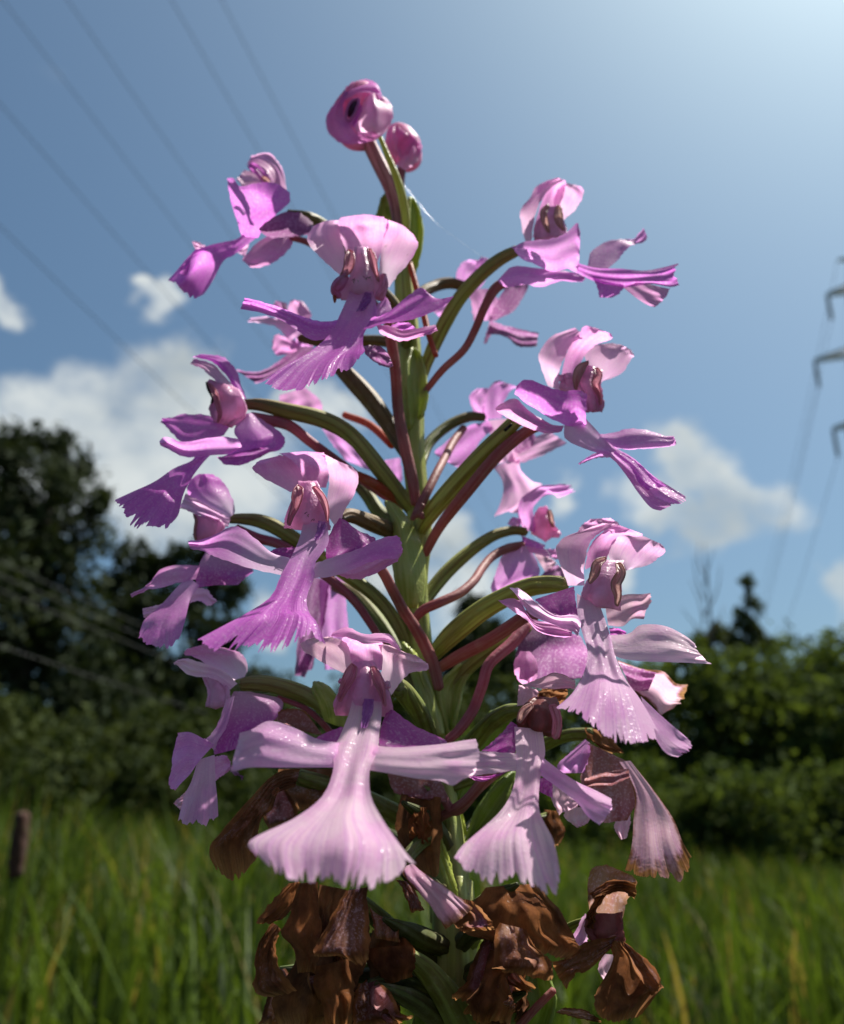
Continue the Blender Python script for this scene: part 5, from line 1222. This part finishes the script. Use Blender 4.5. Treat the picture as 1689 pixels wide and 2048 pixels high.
tall_blade((1480, 1960), (1462, 1770), 1.25, .011, 'broad upright grass blade rising against the dark thicket on the right')
tall_blade((1610, 1900), (1535, 1785), 1.25, .010, 'arching grass blade leaning left towards the upright one')
tall_blade((1630, 1850), (1615, 1752), 1.7, .008, 'short pointed grass blade at the right edge of the meadow')
tall_blade((60, 1860), (300, 1680), 1.4, .008, 'long thin grass blade leaning far over beside the brown seed head')
tall_blade((280, 1770), (420, 1755), 1.2, .007, 'pale grass blade lying nearly flat below the drooping brown flower')
tall_blade((90, 2020), (45, 1760), 1.3, .010, 'upright grass blade close beside the stalk of the brown seed head')


def seed_head():
    top = reach(46, 1628, 1.5)
    bot = reach(30, 1752, 1.5)
    g = np.array([bot[0], bot[1], 0.0])
    root = empty('reed_stalk', g)
    tag(root, 'dark brown cylindrical seed head on a stalk standing in the meadow grass', 'reed')
    v, f, uv = sweep([bot, bot + (top - bot) * .5, top], [.0105, .0125, .0095], 12, 18)
    v = v + np.random.default_rng(3).normal(0, .0007, v.shape)
    mesh_obj('seed_head', v, f, M_SEED, root, uv, origin=g)
    v, f, uv = sweep([g, g + (bot - g) * .5, bot], [.004, .0035, .003], 8, 12)
    mesh_obj('stalk', v, f, M_GRASS, root, uv, origin=g)


seed_head()


def leaf_cloud(lobes, n, size, rng, squash=0.8):
    """n single leaves spread in clumps through overlapping lobes; returns verts, faces"""
    w = np.array([l[1] ** 2 for l in lobes])
    pick = rng.choice(len(lobes), n // 9, p=w / w.sum())
    V = np.empty((0, 3))
    cen = np.array([l[0] for l in lobes])[pick]
    rad = np.array([l[1] for l in lobes])[pick]
    d = rng.normal(0, 1, (len(pick), 3))
    d /= np.linalg.norm(d, axis=1)[:, None]
    rr = rng.uniform(0.15, 1.0, len(pick)) ** 0.45
    twig = cen + d * (rad * rr)[:, None] * np.array([1, 1, squash])
    c = np.repeat(twig, 9, 0) + rng.normal(0, 1, (len(twig) * 9, 3)) * (np.repeat(rad, 9)[:, None] * 0.10 + size * 0.5)
    m = len(c)
    a = rng.normal(0, 1, (m, 3))
    a /= np.linalg.norm(a, axis=1)[:, None]
    b = np.cross(a, rng.normal(0, 1, (m, 3)))
    b /= np.linalg.norm(b, axis=1)[:, None]
    s = size * rng.uniform(0.55, 1.3, m)[:, None]
    nn = np.cross(a, b)
    p0, p2 = c - a * s, c + a * s
    p1 = c + b * s * 0.45 + nn * s * 0.12
    p3 = c - b * s * 0.45 + nn * s * 0.12
    V = np.stack([p0, p1, p2, p3], 1).reshape(-1, 3)
    V[:, 2] = np.maximum(V[:, 2], 0.03)
    k = np.arange(m)[:, None] * 4
    F = np.hstack([k, k + 1, k + 2, k + 3])
    return V, F


def plant_mass(name, label, cat, px_lobes, dist, n, size, mat, seed, group=None, trunk=True, depth=1.0):
    """tree or shrub whose crown lobes stand at real places: (px, py, radius px) sighted at a distance"""
    rng = np.random.default_rng(seed)
    lobes = []
    for (px, py, r) in px_lobes:
        rm = r / FPX * dist
        q = reach(px, py, dist + rng.uniform(-1, 1) * rm * depth)
        lobes.append((q, rm * np.linalg.norm(ray(px, py))))
    cx = np.mean([l[0][0] for l in lobes])
    cy = np.mean([l[0][1] for l in lobes])
    g = np.array([cx, cy, 0.0])
    root = empty(name, g)
    tag(root, label, cat, group)
    V, F = leaf_cloud(lobes, n, size, rng)
    mesh_obj('crown' if trunk else 'foliage', V, F, mat, root, origin=g, smooth=False)
    top = max(l[0][2] for l in lobes)
    if trunk:
        tr = max(0.05, top * 0.016)
        lean = rng.normal(0, .25, 2)
        P = [g + np.array([0, 0, -.05]), g + np.array([lean[0] * .3, lean[1] * .3, top * .4]), g + np.array([lean[0], lean[1], top * .9])]
        v, f, uv = sweep(P, [tr * 1.3, tr, tr * .3], 8, 14)
        tk = mesh_obj('trunk', v, f, M_BARK, root, uv, origin=g)
        for (q, rm) in lobes:
            hb = min(q[2] * rng.uniform(.35, .7), top * .8)
            st = P[0] + (P[2] - P[0]) * (hb / (top * .9))
            v, f, uv = sweep([st, (st + q) * .5 + np.array([0, 0, -.1]), q], [tr * .45, tr * .3, tr * .1], 6, 8)
            mesh_obj('limb', v, f, M_BARK, root, uv, origin=g)
    else:
        for (q, rm) in lobes:
            st = g + np.append(rng.normal(0, .12, 2), -.03)
            v, f, uv = sweep([st, (st + q) * .5 + np.append(rng.normal(0, .1, 2), 0), q], [.022, .016, .006], 6, 8)
            mesh_obj('stem', v, f, M_BARK, root, uv, origin=g)


# trees against the sky
plant_mass('broadleaf_tree', 'tall dark broadleaf tree, highest of the trees, its crown rising into the white cloud', 'tree',
           [(50, 890, 45), (110, 895, 48), (10, 910, 50), (150, 955, 52), (70, 980, 80), (185, 1005, 38), (130, 1070, 80), (30, 1100, 95),
            (-70, 1000, 90), (-90, 1160, 110), (110, 1190, 85), (0, 1250, 110), (150, 1270, 70), (60, 1380, 100), (170, 1390, 90), (60, 1480, 110), (200, 1500, 100)], 40, 17500, .26, M_LEAF_DARK, 1)
plant_mass('broadleaf_tree', 'dark rounded tree standing next to the tallest tree, sky showing between them', 'tree',
           [(270, 1115, 36), (240, 1180, 45), (315, 1140, 34), (300, 1230, 60), (225, 1260, 45), (260, 1340, 80), (300, 1430, 100)], 46, 8500, .26, M_LEAF_DARK, 2)
plant_mass('broadleaf_tree', 'dark tree with bare gaps in its crown, seen between the left purple flowers', 'tree',
           [(375, 1120, 38), (425, 1105, 32), (385, 1190, 40), (462, 1180, 36), (430, 1270, 60), (480, 1250, 26), (390, 1380, 90), (450, 1450, 100), (520, 1400, 70)], 46, 8500, .26, M_LEAF_DARK, 3)
plant_mass('broadleaf_tree', 'small dark treetop showing through just beside the flower stalk', 'tree',
           [(935, 1215, 28), (960, 1270, 46), (915, 1310, 46), (985, 1330, 60), (900, 1400, 70)], 40, 6000, .24, M_LEAF_DARK, 4)
plant_mass('sapling_tree', 'ragged young tree with a thin leading shoot beside the bare twiggy one', 'tree',
           [(1497, 1168, 8), (1489, 1195, 12), (1511, 1214, 11), (1480, 1234, 16), (1503, 1258, 15), (1441, 1268, 20), (1532, 1288, 22), (1462, 1300, 28), (1400, 1290, 20)], 22, 1100, .12, M_LEAF_OLIVE, 5)


def dead_tree():
    rng = np.random.default_rng(21)
    d = 20.0
    foot = reach(1408, 1400, d)
    g = np.array([foot[0], foot[1], 0.0])
    root = empty('dead_tree', g)
    tag(root, 'bare leafless twiggy tree sticking up out of the right thicket', 'tree')
    top = reach(1410, 1085, d)
    v, f, uv = sweep([g, (g + top) * .5 + np.array([.05, 0, 0]), top], [.07, .045, .008], 8, 14)
    mesh_obj('trunk', v, f, M_BARK, root, uv, origin=g)
    for (x0, y0, x1, y1) in ((1408, 1250, 1380, 1160), (1409, 1230, 1442, 1130), (1409, 1200, 1386, 1110), (1410, 1170, 1430, 1095), (1408, 1280, 1450, 1210), (1408, 1270, 1362, 1215), (1409, 1150, 1398, 1080)):
        a, b = reach(x0, y0, d), reach(x1, y1, d + rng.uniform(-.5, .5))
        v, f, uv = sweep([a, (a + b) * .5 + np.array([rng.normal(0, .05), 0, -.06]), b], [.024, .014, .005], 6, 8)
        mesh_obj('branch', v, f, M_BARK, root, uv, origin=g)


dead_tree()

# the thicket behind the meadow
SH = 'shrubs of the thicket behind the meadow'
rs = np.random.default_rng(5)
tops = {-1000: 1250, -800: 1280, -620: 1260, -440: 1280, -260: 1290, -120: 1330, 20: 1400, 160: 1420, 300: 1400, 440: 1380, 580: 1370, 720: 1340, 860: 1330, 1000: 1340, 1140: 1330, 1270: 1300, 1380: 1285, 1480: 1290, 1580: 1262, 1690: 1255, 1810: 1250, 1950: 1260, 2120: 1250, 2300: 1270, 2500: 1250}
for i, (px, ty) in enumerate(tops.items()):
    L = [(px, ty + 62, 60), (px - 60, ty + 110, 62), (px + 62, ty + 105, 64), (px, ty + 170, 85), (px - 50, ty + 260, 85), (px + 55, ty + 260, 85), (px, ty + 330, 90)]
    plant_mass('thicket_shrub', 'fresh green shrub in the back row of the thicket under the pylon wires' if px > 1050 else 'dark olive shrub in the back row of the thicket below the tall trees', 'shrub', L, 15 + rs.uniform(-1.2, 1.2), 5200, .085, M_LEAF_FRESH if px > 1050 else M_LEAF_OLIVE, 100 + i, SH, trunk=False)
for i, px in enumerate(range(-860, 2520, 165)):
    ty = 1475 + rs.uniform(-35, 45)
    L = [(px, ty + 60, 58), (px - 70, ty + 110, 55), (px + 70, ty + 105, 58), (px - 30, ty + 165, 65), (px + 40, ty + 170, 65), (px - 60, 1715, 55), (px + 25, 1720, 55), (px + 95, 1712, 52)]
    plant_mass('low_shrub', 'low fresh green bush at the foot of the thicket under the pylon wires' if px > 950 else 'low olive bush at the foot of the thicket below the tall trees', 'shrub', L, 10.5 + rs.uniform(-.7, .7), 4600, .055, M_LEAF_FRESH if px > 950 else M_LEAF_OLIVE, 200 + i, 'low bushes along the grass', trunk=False)


# ------------------------------------------------------------------ power line
LINE_AZ = math.atan2(0.2908, 1.064)
LDIR = np.array([math.sin(LINE_AZ), math.cos(LINE_AZ), 0.0])
LSIDE = np.array([math.cos(LINE_AZ), -math.sin(LINE_AZ), 0.0])


def bar(a, b, w):
    """square steel bar between two points"""
    a, b = np.asarray(a, float), np.asarray(b, float)
    t = (b - a) / np.linalg.norm(b - a)
    s = np.cross(t, [0, 0, 1.0])
    if np.linalg.norm(s) < 1e-3:
        s = np.array([1.0, 0, 0])
    s /= np.linalg.norm(s)
    u = np.cross(s, t)
    V = [p + s * w * i + u * w * j for p in (a, b) for i, j in ((-.5, -.5), (.5, -.5), (.5, .5), (-.5, .5))]
    F = [(0, 1, 2, 3), (7, 6, 5, 4), (0, 4, 5, 1), (1, 5, 6, 2), (2, 6, 7, 3), (3, 7, 4, 0)]
    return V, F


def bars(name, segs, mat, parent, origin):
    V, F = [], []
    for a, b, w in segs:
        v, f = bar(a, b, w)
        F += [tuple(q + len(V) for q in ff) for ff in f]
        V += v
    return mesh_obj(name, V, F, mat, parent, origin=origin, smooth=False)


ARMS = []          # attachment points of the near pylon's conductors


def pylon():
    D = 88.0
    tips = [reach(1655, 590, D), reach(1630, 722, D), reach(1667, 858, D)]
    lens = []
    axis = tips[0] + LSIDE * 5.6
    g = np.array([axis[0], axis[1], 0.0])
    root = empty('lattice_pylon', g)
    tag(root, 'grey steel lattice pylon, its crossarms with hanging insulators reaching into the picture', 'pylon')
    zt = reach(1690, 505, D)[2]
    lo, hi = 4.2, 0.75

    def half(z):
        return lo + (hi - lo) * min(1, z / (tips[2][2] - 4))
    zs = [0, 6, 12, 18, 24, 29, 33.5, tips[2][2], tips[2][2] + 3, tips[1][2], tips[1][2] + 3, tips[0][2], zt]

    def corner(i, z):
        s = ((-1, -1), (1, -1), (1, 1), (-1, 1))[i]
        h = half(z) if z < zt - .1 else .12
        return g + LSIDE * s[0] * h + LDIR * s[1] * h + np.array([0, 0, z])
    for i in range(4):
        bars('leg', [(corner(i, zs[k]), corner(i, zs[k + 1]), .28) for k in range(len(zs) - 1)], M_STEEL, root, g)
    for i in range(4):
        j = (i + 1) % 4
        br = []
        for k in range(len(zs) - 2):
            br += [(corner(i, zs[k]), corner(j, zs[k + 1]), .14), (corner(j, zs[k]), corner(i, zs[k + 1]), .14), (corner(i, zs[k + 1]), corner(j, zs[k + 1]), .12)]
        bars('bracing', br, M_STEEL, root, g)
    for t in tips:
        for sgn in (1, -1):
            off = t - (g + np.array([0, 0, t[2]]))
            tip = g + np.array([0, 0, t[2]]) + off * sgn
            inn = g + np.array([0, 0, t[2]]) + LSIDE * (-.7 * sgn)
            up = inn + np.array([0, 0, 1.6])
            seg = []
            for q in (-.6, .6):
                seg += [(inn + LDIR * q, tip, .26), (up + LDIR * q, tip + np.array([0, 0, .15]), .2)]
            for f1 in (.2, .4, .6, .8):
                seg.append((inn + (tip - inn) * f1, up + (tip - up) * max(0, f1 - .15), .14))
            bars('crossarm', seg, M_STEEL, root, g)
            v, f, uv = sweep([tip + np.array([0, 0, -.1]), tip + np.array([0, 0, -1.5]), tip + np.array([0, 0, -2.9])], [.2, .22, .2], 10, 36)
            ring = np.arange(len(v)) // 10
            cen = v.reshape(-1, 10, 3).mean(1)[ring]
            v = cen + (v - cen) * np.where(ring % 2 == 0, 1.0, .55)[:, None]
            mesh_obj('insulator', v, f, M_GLASSY, root, uv, origin=g)
            if sgn == 1:
                ARMS.append(tip + np.array([0, 0, -2.95]))
    pk = reach(1676, 520, D)
    bars('earth_wire_arm', [(g + np.array([0, 0, pk[2] - .8]), pk, .24), (g + np.array([0, 0, pk[2] + .5]), pk, .18)], M_STEEL, root, g)
    ARMS.append(pk)


pylon()


def wire(pts, r, mat, label, group, nlen=60):
    pts = np.array(pts)
    mid = pts[len(pts) // 2]
    v, f, uv = sweep(pts, [r] * len(pts), 6, nlen)
    o = mesh_obj('power_line', v, f, mat, None, uv, origin=mid)
    tag(o, label, 'power line', group)


def span(p, back, fwd, sag, n=13):
    t = np.linspace(-back, fwd, n)
    L = back + fwd
    out = []
    for q in t:
        s = (q + back) / L
        s0 = back / L
        out.append(p + LDIR * q + np.array([0, 0, -4 * sag * (s * (1 - s) - s0 * (1 - s0))]))
    return out


for a, lab in zip(ARMS, ('conductor hung from the top crossarm of the lattice pylon', 'conductor hung from the long middle crossarm of the lattice pylon', 'conductor hung from the lowest crossarm of the lattice pylon', 'earth wire leaving the peak of the lattice pylon')):
    wire(span(a, 0, 300, 9), .026, M_WIRE, lab, 'conductors strung from the lattice pylon')
for (px, py, h) in ((25, 25, 21), (153, 25, 21), (348, 8, 21), (448, 8, 21), (0, 207, 17), (245, 689, 13)):
    d = ray(px, py)
    p = CAM + d * ((h - CAM[2]) / d[2])
    wire(span(p, 40, 260, 5), .010, M_WIRE, 'faint dark overhead wire slanting across the blue sky', 'overhead wires crossing the sky')
for (px, py, h) in ((0, 1122, 7.4), (0, 1150, 7.1), (0, 1180, 6.8), (0, 1292, 5.2)):
    d = ray(px, py)
    p = CAM + d * ((h - CAM[2]) / d[2])
    wire(span(p, 12, 130, 1.5), .0065, M_WIRE_PALE, 'pale low wire crossing in front of the dark trees', 'low wires before the trees')


# ------------------------------------------------------------------ spider silk on the orchid
M_SILK = mat_plain('spider_silk', (0.85, 0.85, 0.85, 1), 0.25)


def silk(pts, label):
    P = [at(*p) for p in pts]
    v, f, uv = sweep(P, [.000007] * len(P), 5, 30)
    o = mesh_obj('spider_silk', v, f, M_SILK, None, uv, origin=P[0])
    tag(o, label, 'spider silk', 'strands of spider silk on the orchid')


silk([(1004, 997, 8), (1040, 1038, 3), (1080, 1085, -4), (1126, 1140, -13.5)], 'fine silk strand stretched to the right front flower from the one behind it')
silk([(800, 360, -2), (865, 438, -2), (920, 482, -3), (1010, 545, -5)], 'fine silk strand stretched from the top stalk to the upper right flower')
